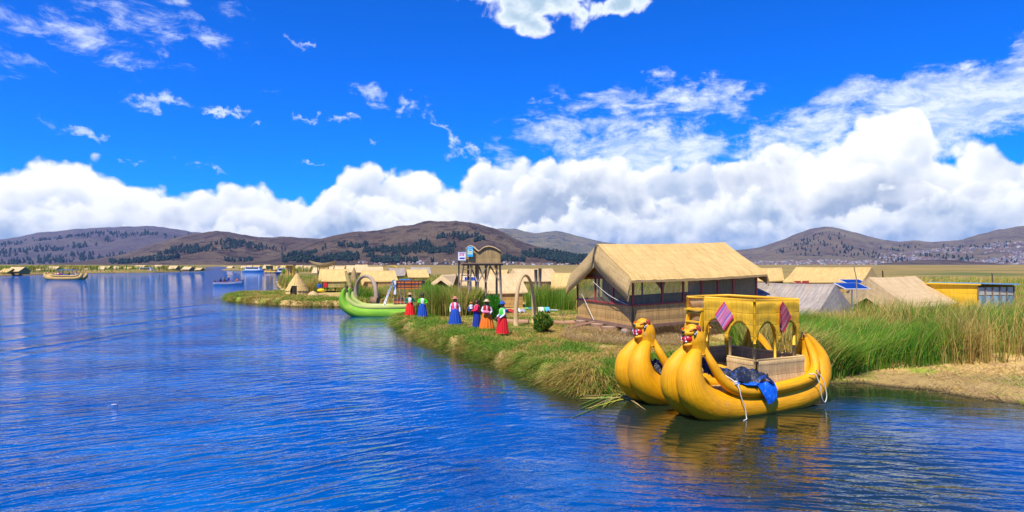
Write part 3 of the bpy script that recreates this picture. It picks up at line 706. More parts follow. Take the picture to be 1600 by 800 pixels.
# ------------------------------------------------------------------ generic gable hut made of reed mats
def hut(name, label, N, A, B, zg, eave, ridge, over=0.35, side=0.35, wallm='wall', roofm='roof', hood=0.0, hood_back=0.0, door=None, doorm='dark', thick=0.07, sag=0.04, wall_z0=None,
        rise=0.0, group='reed huts of the village', cat='hut', hoodm=None, lean=0.25, gables=True):
    """N: near corner; A: vector along the long side; B: vector along the gable side; heights above the ground zg"""
    N = Vector((N[0], N[1], 0)); A = Vector((A[0], A[1], 0)); B = Vector((B[0], B[1], 0))
    root = empty(name, (N + A * .5 + B * .5).to_tuple()[:2] + (zg,), 0, label, cat, group)
    o = (N + A * .5 + B * .5); o.z = zg
    a = A.normalized(); LA = A.length; b = B.normalized(); LB = B.length
    def P(u, v, z): q = N + a * u + b * v; q.z = zg + z + rise * u / max(LA, .1); return q - o
    z0 = 0 if wall_z0 is None else wall_z0
    w = MB(); t = .06
    cor = [(0, 0), (LA, 0), (LA, LB), (0, LB)]
    for i in range(4):
        (u0, v0), (u1, v1) = cor[i], cor[(i + 1) % 4]
        ht = eave
        w.face([P(u0, v0, z0), P(u1, v1, z0), P(u1, v1, ht), P(u0, v0, ht)])
        w.face([P(u0 + (t if u0 == 0 else -t), v0 + (t if v0 == 0 else -t), z0), P(u0 + (t if u0 == 0 else -t), v0 + (t if v0 == 0 else -t), ht), P(u1 + (t if u1 == 0 else -t), v1 + (t if v1 == 0 else -t), ht), P(u1 + (t if u1 == 0 else -t), v1 + (t if v1 == 0 else -t), z0)])
    if gables:
        for u in (0.01, LA - .01): w.face([P(u, 0, eave), P(u, LB, eave), P(u, LB / 2, ridge - .05)])
    if z0 > 0: w.face([P(0, 0, z0), P(0, LB, z0), P(LA, LB, z0), P(LA, 0, z0)])
    w.build('wall', M[wallm], root)
    # roof: one thick mat folded over the ridge, slightly sagging, eaves drooping
    r = MB(); nu = 10; sl = (ridge - eave) / (LB / 2)
    prof = []
    for k in range(-7, 8):
        s_ = k / 7; v = LB / 2 + s_ * (LB / 2 + side)
        z = ridge - abs(s_) * (LB / 2 + side) * sl
        z -= (1 - abs(s_)) * 0 + 0.05 * math.sin(abs(s_) * math.pi) * LB / 3
        z += -0.06 * max(0, abs(s_) - .85) / .15
        prof.append((v, z, s_))
    rnd = random.Random(name + label)
    for off, rev in ((thick, False), (0.0, True)):
        Pg = []; UV = []
        for i in range(nu + 1):
            u = -over + (LA + 2 * over) * i / nu; row = []; uvr = []
            sg = sag * math.sin(math.pi * i / nu)
            for (v, z, s_) in prof:
                jj = (rnd.random() - .5) * .02
                row.append(P(u, v, z - sg + off + jj * (1 if off else 0))); uvr.append((u, s_ * LB * .65))
            if rev: row = row[::-1]; uvr = uvr[::-1]
            Pg.append(row); UV.append(uvr)
        r.grid(Pg, UV, sm=True)
    # closing edges
    for v, z, s_ in (prof[0], prof[-1]):
        for i in range(nu):
            u0 = -over + (LA + 2 * over) * i / nu; u1 = -over + (LA + 2 * over) * (i + 1) / nu
            s0 = sag * math.sin(math.pi * i / nu); s1 = sag * math.sin(math.pi * (i + 1) / nu)
            q = [P(u0, v, z - s0), P(u1, v, z - s1), P(u1, v, z - s1 + thick), P(u0, v, z - s0 + thick)]
            r.face(q if s_ < 0 else q[::-1])
    for u in (-over, LA + over):
        for k in range(len(prof) - 1):
            (v0, z0_, _), (v1, z1_, _) = prof[k], prof[k + 1]
            q = [P(u, v0, z0_), P(u, v1, z1_), P(u, v1, z1_ + thick), P(u, v0, z0_ + thick)]
            r.face(q)
    r.build('roof', M[roofm], root)
    def mk_hood(u0, sgn, depth):
        h = MB(); 
        for s_ in (-1, 1):
            ve = LB / 2 + s_ * (LB / 2 + side); ze = ridge - (LB / 2 + side) * sl - .05
            p0 = P(u0, LB / 2, ridge + thick * .6); p1 = P(u0, ve, ze + .03)
            q0 = P(u0 + sgn * lean, LB / 2, ridge - depth * 1.15); q1 = P(u0 + sgn * lean, LB / 2 + s_ * (LB / 2 + side - depth * .12), ze - depth * .95)
            n = Vector(a) * (sgn * .05)
            quad = [p0, p1, q1, q0]
            back = [x + n for x in quad]
            if (s_ > 0) == (sgn > 0): quad, back = quad, back
            # UV: stalks run from ridge line down to the eave
            L = (p1 - p0).length
            uv = [(0, 0), (0, L), (depth, L), (depth, 0)]
            h.face(quad, uv); h.face(back[::-1], uv[::-1])
            for i in range(4): j = (i + 1) % 4; h.face([quad[i], quad[j], back[j], back[i]])
        h.build('gable_hood', M[hoodm or roofm], root)
    if hood: mk_hood(-over, -1, hood)
    if hood_back: mk_hood(LA + over, 1, hood_back)
    if door:
        d0, d1, dz0, dz1 = door; dz1 = min(dz1, eave - .04); d = MB()
        d.hexa([P(d0, -.03, dz0), P(d1, -.03, dz0), P(d1, .0, dz0), P(d0, .0, dz0), P(d0, -.03, dz1), P(d1, -.03, dz1), P(d1, .0, dz1), P(d0, .0, dz1)])
        dd = d.build('doorway', M['dark'], root)
        if doorm != 'dark':
            c = MB(); rows = []; uv = []
            m0, m1 = d0 + (d1 - d0) * .3, d1 - (d1 - d0) * .05
            for i in range(13): rows.append([P(m0 + (m1 - m0) * i / 12, -.07 + .025 * math.sin(i * 1.7), z) for z in (dz0 - .05, (dz0 + dz1) / 2, dz1)]); uv.append([(i, 0), (i, 1), (i, 2)])
            c.grid(rows, uv); c.build('curtain', M[doorm], root)
    return root

def hut_px(name, label, wl, wr, Y, dY, ridge_px, yg, eave_y, ridge_y, D, zg=GZ, **kw):
    """front wall from column WL (distance Y) to column WR (distance Y+dY); ridge above the middle of a gable D deep leaning towards column RIDGE_PX"""
    p0 = at(wl, Y); p1 = at(wr, Y + dY)
    zr = zof(ridge_y, Y + D / 2); ze = zof(eave_y, Y)
    rp = at(ridge_px, Y + D / 2); B = (rp - p0) * 2; B = Vector((B.x, D, 0))
    A = p1 - p0
    kw.setdefault('over', .3)
    return hut(name, label, (p0.x, p0.y), (A.x, A.y), (B.x, B.y), zg, ze - zg, zr - zg, **kw)

# ------------------------------------------------------------------ the big windowed hut on logs
def big_hut():
    N = Vector((5.45, 29.0)); E = Vector((12.5, 32.7)); Wc = Vector((3.5, 34.3)); FZ = 1.02
    root = empty('reed_hall', (7.9, 33.0, GZ), 0, 'large reed hall with red window frames standing on logs behind the yellow boat', 'hut')
    o = Vector((7.9, 33.0, GZ))
    A = E - N; LA = A.length; a = A.normalized(); B = Wc - N; LB = B.length; b = B.normalized()
    RISE = .20
    def P(u, v, z): q = N + a * u + b * v; return Vector((q.x, q.y, z + RISE * u / LA)) - o
    SILL, TOP = 1.90, 3.18; RZ = 4.72
    t = .08
    # low reed walls, one for each side
    def wall(p, q, z0=FZ, z1=SILL, inward=(0, 0)):
        w = MB(); (u0, v0), (u1, v1) = p, q; iu, iv = inward
        w.hexa([P(u0, v0, z0), P(u1, v1, z0), P(u1 + iu, v1 + iv, z0), P(u0 + iu, v0 + iv, z0), P(u0, v0, z1), P(u1, v1, z1), P(u1 + iu, v1 + iv, z1), P(u0 + iu, v0 + iv, z1)])
        return w.build('wall', M['wall'], root)
    wall((0, 0), (LA, 0), inward=(0, t)); wall((0, LB), (0, 0), inward=(t, 0)); wall((LA, 0), (LA, LB), z1=TOP, inward=(-t, 0)); 
    wall((LA, LB), (0, LB), inward=(0, -t))
    # gable panels of reed
    for u in (0.02, LA - .1):
        g = MB(); g.slab([P(u, .5, TOP - .0), P(u, LB - .5, TOP), P(u, LB / 2, RZ - .35)], .05, n=Vector((a.x, a.y, 0))); g.build('gable_panel', M['wall_dark'], root)
    fl = MB(); fl.hexa([P(-.05, -.05, FZ - .16), P(LA + .05, -.05, FZ - .16), P(LA + .05, LB + .05, FZ - .16), P(-.05, LB + .05, FZ - .16), P(-.05, -.05, FZ), P(LA + .05, -.05, FZ), P(LA + .05, LB + .05, FZ), P(-.05, LB + .05, FZ)])
    fl.build('floor_platform', M['log'], root)
    # red frames: posts, sill and head
    def post(u, v, z0=SILL, z1=TOP, w=.09):
        m = MB(); m.hexa([P(u - w / 2, v - w / 2, z0), P(u + w / 2, v - w / 2, z0), P(u + w / 2, v + w / 2, z0), P(u - w / 2, v + w / 2, z0),
                          P(u - w / 2, v - w / 2, z1), P(u + w / 2, v - w / 2, z1), P(u + w / 2, v + w / 2, z1), P(u - w / 2, v + w / 2, z1)]); m.build('post', M['red'], root)
    FU = [0.03, 1.72, 3.02, 4.18, 5.25, 6.3, LA - .05]
    for u in FU: post(u, -.02)
    FV = [1.72, 3.55, LB - .05]
    for v in FV: post(-.01, v)
    for u in (1.4, 2.9, 4.4, 5.9, LA - .05): post(u, LB, )
    for v in (2.0, 3.8): post(LA, v)
    for z, h in ((SILL, .07), (TOP - .07, .09)):
        m = MB(); m.hexa([P(-.05, -.06, z), P(LA + .04, -.06, z), P(LA + .04, .04, z), P(-.05, .04, z), P(-.05, -.06, z + h), P(LA + .04, -.06, z + h), P(LA + .04, .04, z + h), P(-.05, .04, z + h)]); m.build('rail', M['red'], root)
        m = MB(); m.hexa([P(-.06, .05, z), P(.03, .05, z), P(.03, LB + .04, z), P(-.06, LB + .04, z), P(-.06, .05, z + h), P(.03, .05, z + h), P(.03, LB + .04, z + h), P(-.06, LB + .04, z + h)]); m.build('rail', M['red'], root)
        m = MB(); m.hexa([P(.04, LB - .04, z), P(LA, LB - .04, z), P(LA, LB + .04, z), P(.04, LB + .04, z), P(.04, LB - .04, z + h), P(LA, LB - .04, z + h), P(LA, LB + .04, z + h), P(.04, LB + .04, z + h)]); m.build('rail', M['red'], root)
    # panes
    for i in range(len(FU) - 1):
        u0, u1 = FU[i] + .05, FU[i + 1] - .05
        m = MB(); m.slab([P(u0, .0, SILL + .07), P(u1, .0, SILL + .07), P(u1, .0, TOP - .07), P(u0, .0, TOP - .07)], .008); m.build('window_pane', M['glass'] if i in (0, 2) else M['glass_dust'], root)
    vs = [0.05] + FV
    for i in range(len(vs) - 1):
        v0, v1 = vs[i] + .05, vs[i + 1] - .05
        m = MB(); m.slab([P(.0, v1, SILL + .07), P(.0, v0, SILL + .07), P(.0, v0, TOP - .07), P(.0, v1, TOP - .07)], .008); m.build('window_pane', M['glass'], root)
    # inner hangings seen through the panes
    m = MB(); m.slab([P(1.45, LB - .3, SILL + .0), P(2.7, LB - .3, SILL + .0), P(2.7, LB - .3, TOP - .1), P(1.45, LB - .3, TOP - .1)], .04); m.build('curtain', M['wall_yellow'], root)
    m = MB(); c = P(5.3, LB - .62, 2.75)
    m.slab([P(4.75, LB - .62, 2.85), P(5.3, LB - .62, 2.25), P(5.85, LB - .62, 2.85), P(5.3, LB - .62, 3.15)], .02); m.build('wall_cloth', plain('dark_red_weaving', (.18, .02, .03)), root)
    # roof
    OV, SD = 0.30, 0.42
    def roofpt(u, s_, off=0):
        v = LB / 2 + s_ * (LB / 2 + SD)
        z = RZ - abs(s_) * (RZ - 3.12)
        z += -.07 * math.sin(math.pi * abs(s_)) - (.13 * max(0, abs(s_) - .93) / .07)
        return P(u, v, z + off - .05 * math.sin(math.pi * (u + OV) / (LA + 2 * OV)))
    r = MB(); nu = 40; ss = [k / 12 for k in range(-12, 13)]; th = .10; rnd = random.Random(4)
    for off, mi in ((th, 0), (0.0, 1)):
        Pg = []; UV = []
        for i in range(nu + 1):
            u = -OV + (LA + 2 * OV) * i / nu
            row = []
            for s_ in ss:
                q = roofpt(u, s_, off)
                if abs(s_) == 1: q.z += (rnd.random() - .5) * .045
                q.z += (rnd.random() - .5) * .012
                row.append(q)
            uvr = [(u, s_ * 3.3) for s_ in ss]
            if mi: row = row[::-1]; uvr = uvr[::-1]
            Pg.append(row); UV.append(uvr)
        r.grid(Pg, UV, mi=mi)
    for s_ in (-1, 1):
        for i in range(nu):
            u0 = -OV + (LA + 2 * OV) * i / nu; u1 = -OV + (LA + 2 * OV) * (i + 1) / nu
            r.face([roofpt(u0, s_), roofpt(u1, s_), roofpt(u1, s_, th), roofpt(u0, s_, th)], mi=1)
    for u in (-OV, LA + OV):
        for k in range(len(ss) - 1): r.face([roofpt(u, ss[k]), roofpt(u, ss[k + 1]), roofpt(u, ss[k + 1], th), roofpt(u, ss[k], th)], mi=0)
    r.build('roof', [M['roof'], M['roof_in']], root, weld=False)
    # hanging hoods at both gables
    for u0, sg, dp in ((-OV, -1, .98), (LA + OV, 1, .62)):
        h = MB()
        for sside in (-1, 1):
            n = 10; top = []; bot = []; 
            for k in range(n + 1):
                s_ = sside * k / n
                p = roofpt(u0, s_, th * .6); q = roofpt(u0 + sg * .16, s_ * .985, 0); q.z -= dp * (1.06 - .16 * abs(s_))
                top.append(p); bot.append(q)
            for off in (0, 1):
                d = Vector((a.x, a.y, 0)) * sg * (.06 if off else 0)
                rows = [[x + d for x in top], [(x + y) / 2 + d * 1.0 + Vector((a.x, a.y, 0)) * sg * .05 for x, y in zip(top, bot)], [x + d for x in bot]]
                L = [(k * .36) for k in range(n + 1)]
                uvs = [[(j * .45, l) for l in L] for j in range(3)]
                h.grid(rows, uvs)
            d = Vector((a.x, a.y, 0)) * sg * .06
            for k in range(n): h.face([bot[k], bot[k + 1], bot[k + 1] + d, bot[k] + d])
            h.face([top[-1], bot[-1], bot[-1] + d, top[-1] + d])
        h.build('gable_hood', M['roof_in'] if sg > 0 else straw('hood_matting', (0.66, 0.46, 0.18), (0.38, 0.24, 0.085), 34, 1.2, tie=0.3), root)
    # tie line hanging across the gable
    m = MB(); m.tube([tuple(x) for x in spline([P(-.25, LB * .63, 3.0), P(-.3, LB * .3, 2.35), P(-.2, .15, 1.97)], 8)], .013, 6); m.build('guy_line', M['rope'], root)
    m = MB(); m.tube([P(-.2, LB * .93, 2.7), P(-.25, LB * .75, 1.9), P(-.1, LB * .63, .98)], .014, 6); m.build('guy_line', M['rope'], root)
    return P, o, LA, LB
BH = big_hut()
def log_stump(x, y, r, z0, z1, label, rot=0, m='log'):
    t_ = MB(); rr = random.Random(x)
    ph = rr.random() * 6
    wob = lambda a, z: 1 + .05 * math.sin(3 * a + ph) + .03 * math.sin(7 * a + ph * 2)
    t_.lathe([(r * 1.0, z0), (r * .97, (z0 + z1) / 2), (r * 1.02, z1 - .03), (r * .97, z1)], 22, 0, wob=wob)
    t_.lathe([(r * .97, z1), (r * .6, z1 + .004), (0.001, z1 + .006)], 22, 1, wob=wob)
    o_ = t_.build('log_stump', [M[m], M['logcut']]); o_.location = (x, y, 0); o_.rotation_euler = (R(rot), R(rot * .5), 0)
    return tag(o_, label, 'log', 'cut logs under the big hall')
def hallpt(u, v):
    P, o, LA, LB = BH; q = P(u, v, 0) + o; return q.x, q.y
x, y = hallpt(-.15, 4.4 * .62 + .3); log_stump(x, y, .36, .3, .86, 'squat cut log under the middle of the hall gable wall')
x, y = hallpt(-.2, 1.75); log_stump(x, y, .38, .28, .84, 'squat reddish cut log under the gable wall, nearest the hall corner but one')
x, y = hallpt(-.1, .35); log_stump(x, y, .30, .25, .82, 'dark grey cut log under the near corner of the hall', 8, 'wood_grey')
x, y = hallpt(-.1, 4.9); log_stump(x, y, .34, .3, .86, 'pale log half hidden under the far end of the hall gable')
for k, u in enumerate((2.2, 5.0, 7.0)):
    x, y = hallpt(u, .5); log_stump(x, y, .3, .3, .9, ['log support behind the straw heap under the hall', 'middle log support under the long side of the hall', 'log support under the right end of the hall'][k])
t_ = MB(); x, y = hallpt(-.05, 3.6); x2, y2 = hallpt(-1.5, 3.75)
t_.tube([(x, y, .86), ((x + x2) / 2, (y + y2) / 2 + .05, .76), (x2, y2, .58)], [.09, .08, .11], 10); tag(t_.build('fallen_branch', M['log']), 'dark crooked branch leaning out from under the hall floor', 'branch')
# ------------------------------------------------------------------ reed boats
def bundle(mb, pts, n=18, seg=7, mi=0, squash=1.0, stretch=False):
    """pts: (s, v, z, r) along the bundle"""
    if stretch: pts = [(p[0] + .24 * min(1, max(0, (p[0] - 2.6) / 1.4)), p[1], p[2], p[3]) for p in pts]
    q = spline(pts, seg)
    mb.tube([tuple(p[:3]) for p in q], [max(.01, p[3]) for p in q], n, mi=mi, up=(0, 1, 0))
def yellow_hull(root, v0, first):
    main = [(.42, .14, 1.88, .09), (.37, .09, 1.70, .13), (.17, .02, 1.42, .225), (.04, -.02, 1.10, .315), (.16, -.04, .68, .385), (.62, -.05, .32, .43), (1.3, -.05, .19, .43), (2.4, -.05, .17, .42), (3.4, -.05, .22, .40),
            (4.1, -.03, .38, .37), (4.52, 0, .74, .31), (4.62, .05, 1.15, .235), (4.5, .12, 1.5, .15), (4.33, .19, 1.75, .09), (4.22, .22, 1.86, .05)]
    inner = [(.36, .26, 1.88, .09), (.28, .33, 1.70, .13), (.08, .40, 1.42, .215), (-.04, .46, 1.10, .30), (.08, .50, .68, .37), (.55, .52, .32, .41), (1.3, .52, .19, .41), (2.4, .52, .17, .41), (3.4, .52, .22, .39),
             (4.1, .50, .38, .36), (4.48, .46, .74, .29), (4.55, .40, 1.15, .21), (4.43, .33, 1.5, .14), (4.28, .27, 1.75, .08), (4.2, .25, 1.84, .05)]
    for k, p in enumerate((main, inner)):
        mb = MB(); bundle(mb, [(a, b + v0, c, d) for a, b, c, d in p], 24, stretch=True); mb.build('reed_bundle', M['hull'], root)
    rimN = [(.50, .06, 1.86, .06), (.55, -.04, 1.62, .08), (.62, -.17, 1.36, .105), (.82, -.25, 1.02, .125), (1.12, -.31, .76, .14), (1.6, -.34, .62, .145), (2.4, -.34, .60, .15), (3.3, -.32, .66, .15), (3.85, -.27, .78, .145),
            (4.13, -.17, .98, .13), (4.25, -.02, 1.28, .11), (4.24, .12, 1.58, .08), (4.2, .2, 1.8, .045)]
    rimF = [(a, .48 - b, c, d) for a, b, c, d in rimN]
    for p in (rimN, rimF):
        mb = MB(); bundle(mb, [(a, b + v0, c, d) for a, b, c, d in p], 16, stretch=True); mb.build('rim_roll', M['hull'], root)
    mb = MB()  # inner stern lobe and deck filling
    bundle(mb, [(3.5, .24 + v0, .45, .30), (4.0, .24 + v0, .62, .26), (4.25, .24 + v0, 1.0, .20), (4.3, .24 + v0, 1.4, .13), (4.2, .24 + v0, 1.75, .06)], 16, stretch=True); mb.build('stern_lobe', M['hull'], root)
    mb = MB(); rr = random.Random(3)
    for i in range(9): mb.tube([(4.44 + rr.uniform(-.05, .05), v0 + .24 + rr.uniform(-.06, .06), 1.78), (4.44 + rr.uniform(-.13, .12), v0 + .24 + rr.uniform(-.1, .1), 1.86 + rr.uniform(0, .07))], .022, 5)
    mb.build('stern_binding', M['straw_dark'], root)
def puma_head(root, v0):
    c = Vector((.40, v0 + .19, 0))
    head = empty('puma_head', (0, 0, -.125)); head.parent = root
    mb = MB()
    # swelling from the collar to the crown
    q = spline([(.45, 0, 1.72, .275), (.44, 0, 1.80, .270), (.41, 0, 1.95, .272), (.37, 0, 2.10, .272), (.30, 0, 2.24, .225), (.22, 0, 2.34, .15), (.17, 0, 2.385, .04)], 6)
    mb.tube([(p[0], p[1] + c.y, p[2]) for p in q], [p[3] for p in q], 26, up=(0, 1, 0))
    tilt = Matrix.Rotation(R(14), 3, 'Y')
    mb.ell((.20, c.y, 2.225), (.195, .19, .10), Matrix.Rotation(R(4), 3, 'Y'), 20, 12)
    mb.ell((.19, c.y, 1.97), (.165, .16, .065), Matrix.Rotation(R(-14), 3, 'Y'), 20, 10)
    mb.build('skull', M['hull'], head)
    cl = MB(); cl.tube([(.455, c.y, 1.685), (.452, c.y, 1.70), (.45, c.y, 1.725), (.448, c.y, 1.74)], [.27, .292, .292, .27], 26, up=(0, 1, 0)); cl.build('collar', M['hull'], head)
    mo = MB(); 
    mo.ell((.18, c.y, 2.095), (.165, .165, .115), Matrix.Rotation(R(-4), 3, 'Y'), 18, 10); mo.build('mouth', MR, head)
    tg = MB(); tg.ell((.07, c.y, 2.045), (.09, .06, .02), Matrix.Rotation(R(-20), 3, 'Y'), 12, 6); tg.build('tongue', MR2, head)
    for dy in (-.075, .075):
        f = MB(); f.tube([(.035, c.y + dy, 2.165), (.02, c.y + dy * .95, 2.075)], [.026, .004], 8); f.build('fang', M['white'], head)
        f = MB(); f.tube([(.055, c.y + dy * .9, 2.02), (.035, c.y + dy * .9, 2.09)], [.022, .004], 8); f.build('fang', M['white'], head)
    f = MB(); f.ell((.012, c.y, 2.26), (.045, .06, .035), None, 12, 8); f.build('nose', MBK, head)
    for dy in (-1, 1):
        f = MB(); Mx = Matrix.Rotation(R(-22 * dy), 3, 'Z') @ Matrix.Rotation(R(-28), 3, 'Y')
        f.ell((.235, c.y + dy * .195, 2.245), (.115, .030, .055), Mx, 16, 8); f.build('eye_rim', MBK, head)
        f = MB(); f.ell((.222, c.y + dy * .212, 2.240), (.078, .026, .036), Mx, 16, 8); f.build('eye', M['white'], head)
        f = MB(); f.ell((.198, c.y + dy * .232, 2.240), (.024, .014, .026), None, 12, 8); f.build('pupil', MBK, head)
        f = MB(); f.tube([tuple(x) for x in spline([(.09, c.y + dy * .14, 2.285), (.18, c.y + dy * .175, 2.335), (.30, c.y + dy * .19, 2.325), (.40, c.y + dy * .22, 2.20)], 5)], .016, 7); f.build('eyebrow', MOR, head)
        f = MB(); Me = Matrix.Rotation(R(25 * dy), 3, 'X')
        f.ell((.36, c.y + dy * .17, 2.345), (.065, .045, .085), Me, 14, 8); e_ = f.build('ear', MR3, head)
        f = MB(); f.ell((.318, c.y + dy * .175, 2.345), (.03, .03, .055), Me, 12, 8); f.build('ear_hollow', MBK, head)
MR = plain('red_mouth', (.55, .008, .015), .35, .05); MR2 = plain('dark_red', (.35, .005, .01), .4, .05); MR3 = plain('ear_red', (.38, .03, .015), .5, .05)
MBK = plain('black_paint', (.008, .007, .007), .35, .05); MOR = plain('orange_paint', (.62, .13, .01), .45, .05)
BO = Vector((4.285, 15.58, 0)); BANG = math.atan2(.456, .89)
def yellow_boat():
    root = empty('reed_catamaran', BO, BANG, 'big yellow twin hulled reed boat with puma heads moored at the grassy bank', 'boat')
    yellow_hull(root, 0.0, True); yellow_hull(root, 1.92, False)
    puma_head(root, 0.0); puma_head(root, 1.92)
    # deck
    mb = MB(); mb.box((2.5, 1.2, .55), (3.0, 2.6, .12)); mb.build('deck', M['pavlow'], root)
    S0, S1, V0, V1 = 2.22, 3.86, -.03, 2.45; TOPZ = 2.84
    def bar(p, q, w, name, m):
        b = MB(); b.tube([p, q], w, 10); return b.build(name, m, root)
    for (s, v) in ((S0 + .07, V0 + .07), (S1 - .07, V0 + .07), (S1 - .07, V1), (S0, V1), (S0 + .05, 1.73)):
        bar((s, v, .60), (s, v, 1.62), .042, 'post', M['bamboo'] if v < 1 else M['yrail'])
        bar((s, v, 1.60), (s, v, TOPZ), .040, 'post', M['yrail'])
    for s in ((S0 + S1) / 2,): 
        bar((s, V0 + .05, 1.30), (s, V0 + .05, 1.95), .032, 'post', M['yrail']); bar((s, V1, .6), (s, V1, TOPZ - .1), .032, 'post', M['yrail'])
    bar((S0, .80, .60), (S0, .80, 1.86), .040, 'post', M['bamboo'])
    # top rails
    for p, q in (((S0, V0), (S1, V0)), ((S1, V0), (S1, V1)), ((S1, V1), (S0, V1)), ((S0, V0), (S0, 1.73))):
        bar((p[0], p[1], TOPZ + .015), (q[0], q[1], TOPZ + .015), .036, 'top_rail', M['yrail'])
    # arched reed panels
    def arches(p0, p1, n, name='arched_panel', m='pav', z1=TOPZ, th=.045, low=1.74, peak=2.26, outn=(0, -1)):
        b = MB(); p0 = Vector(p0); p1 = Vector(p1); L = (p1 - p0).length; K = 22 * n; nrm = Vector((outn[0], outn[1], 0)) * th
        zs = []
        for k in range(K + 1):
            f = k / K * n; x = f - math.floor(f) if k < K else 1.0
            e = .07; xx = min(1, max(0, (x - e) / (1 - 2 * e)))
            zs.append(low + (peak - low) * math.sqrt(max(0, 1 - (2 * xx - 1) ** 2)) ** .85)
        # upper horizontal rows bulge a little, like laced mats
        rows = []; uv = []; back = []
        for k in range(K + 1):
            q = p0.lerp(p1, k / K); r_ = []; u_ = []; bk = []
            for j in range(9):
                z = zs[k] + (z1 - zs[k]) * j / 8
                flare = -.10 * ((z1 - z) / (z1 - low)) ** 1.3 * min(1, min(k, K - k) / (K * .16))
                off = Vector((outn[0], outn[1], 0)) * (-flare * .6 + .012 * math.sin(z * 21) * min(1, min(k, K - k) / (K * .1)))
                r_.append(Vector((q.x, q.y, z)) + off + nrm); bk.append(Vector((q.x, q.y, z)) + off); u_.append((k / K * L, z))
            rows.append(r_); back.append(bk); uv.append(u_)
        b.grid(rows, uv); b.grid([r[::-1] for r in back], [u[::-1] for u in uv])
        for k in range(K): b.face([back[k][0], back[k + 1][0], rows[k + 1][0], rows[k][0]]); b.face([rows[k][8], rows[k + 1][8], back[k + 1][8], back[k][8]])
        return b.build(name, M[m], root)
    arches((S0, V0, 0), (S1, V0, 0), 2, outn=(0, -1)); arches((S0, 1.73, 0), (S0, V0, 0), 2, outn=(-1, 0))
    arches((S1, V1, 0), (S0, V1, 0), 2, outn=(0, 1), m='pavlow'); arches((S1, V0, 0), (S1, V1, 0), 3, outn=(1, 0), m='pav')
    # lower reed walls with a light rail
    def low(p0, p1, z0=.60, z1=1.30, m='pavlow', outn=(0, -1)):
        b = MB(); p0 = Vector(p0); p1 = Vector(p1); K = 24; L = (p1 - p0).length; rows = []; uv = []; bk = []
        for k in range(K + 1):
            q = p0.lerp(p1, k / K); r_ = []; u_ = []; b_ = []
            for j in range(7):
                z = z0 + (z1 - z0) * j / 6; off = Vector((outn[0], outn[1], 0)) * (.02 * math.sin(j / 6 * math.pi * 2 + 1) - .05 * (j / 6) + .05)
                r_.append(Vector((q.x, q.y, z)) + off + Vector((outn[0], outn[1], 0)) * .035); b_.append(Vector((q.x, q.y, z)) + off); u_.append((k / K * L, z))
            rows.append(r_); uv.append(u_); bk.append(b_)
        b.grid(rows, uv); b.grid([r[::-1] for r in bk], [u[::-1] for u in uv])
        for k in range(K): b.face([rows[k][6], rows[k + 1][6], bk[k + 1][6], bk[k][6]])
        w_ = b.build('low_wall', M[m], root)
        t_ = MB(); t_.tube([p0 + Vector((0, 0, z1 + .02)), p1 + Vector((0, 0, z1 + .02))], .032, 8); t_.build('rail', M['bamboo'], root)
    low((S0, -.12, 0), (S1 + .1, -.12, 0)); low((S0 - .08, .80, 0), (S0 - .08, -.12, 0), outn=(-1, 0)); low((S1 + .1, V1, 0), (S0, V1, 0), outn=(0, 1)); low((S1 + .1, -.1, 0), (S1 + .1, V1, 0), outn=(1, 0))
    low((S0, V1, 0), (S0, 1.75, 0), outn=(-1, 0))
    mb = MB(); mb.box((S0 + .55, 1.75, .88), (.9, .9, .06)); mb.box((S0 + .55, 1.35, .74), (.85, .04, .26)); mb.build('bench', M['yrail'], root)
    # low mat panel along the foredeck
    mb = MB(); mb.hexa([Vector(p) for p in [(1.25, -.12, .6), (2.15, -.12, .6), (2.15, -.06, .6), (1.25, -.06, .6), (1.25, -.12, .9), (2.15, -.12, .95), (2.15, -.06, .95), (1.25, -.06, .9)]]); mb.build('deck_edge', M['pavlow'], root)
    # stair up to the roof deck in the open front bay
    st = empty('stair', (0, 0, 0)); st.parent = root
    for v in (1.82, 2.38):
        b = MB(); b.hexa([Vector(p) for p in [(1.78, v - .02, .62), (1.90, v - .02, .62), (1.90, v + .02, .62), (1.78, v + .02, .62), (2.18, v - .02, 2.55), (2.30, v - .02, 2.55), (2.30, v + .02, 2.55), (2.18, v + .02, 2.55)]]); b.build('stringer', M['yrail'], st)
    for k in range(7):
        z = .85 + k * .26; s = 1.84 + (z - .62) * .21; b = MB(); b.box((s, 2.1, z), (.20, .54, .035)); b.build('tread', M['yrail'], st)
    b = MB(); b.box((S0 + .1, 2.1, 2.50), (.5, .62, .04)); b.build('landing', M['yrail'], root)
    b = MB(); b.tube([(S0, 1.78, 2.84), (S0 - .0, 2.4, 2.84)], .03, 8); b.build('top_rail', M['yrail'], root)
    b = MB(); b.tube([(S0 - .03, V1, 1.9), (S0 + .9, V1, 1.9)], .025, 8); b.build('rail', M['yrail'], root)
    b = MB(); b.box(((S0 + S1) / 2, (V0 + V1) / 2, 2.40), (S1 - S0 - .1, V1 - V0 - .5, .05)); b.build('roof_deck', M['pavlow'], root)
    return root
YB = yellow_boat()
MBT = Matrix.Translation(BO) @ Matrix.Rotation(BANG, 4, 'Z')
def bl(s, v, z): return MBT @ Vector((s, v, z))
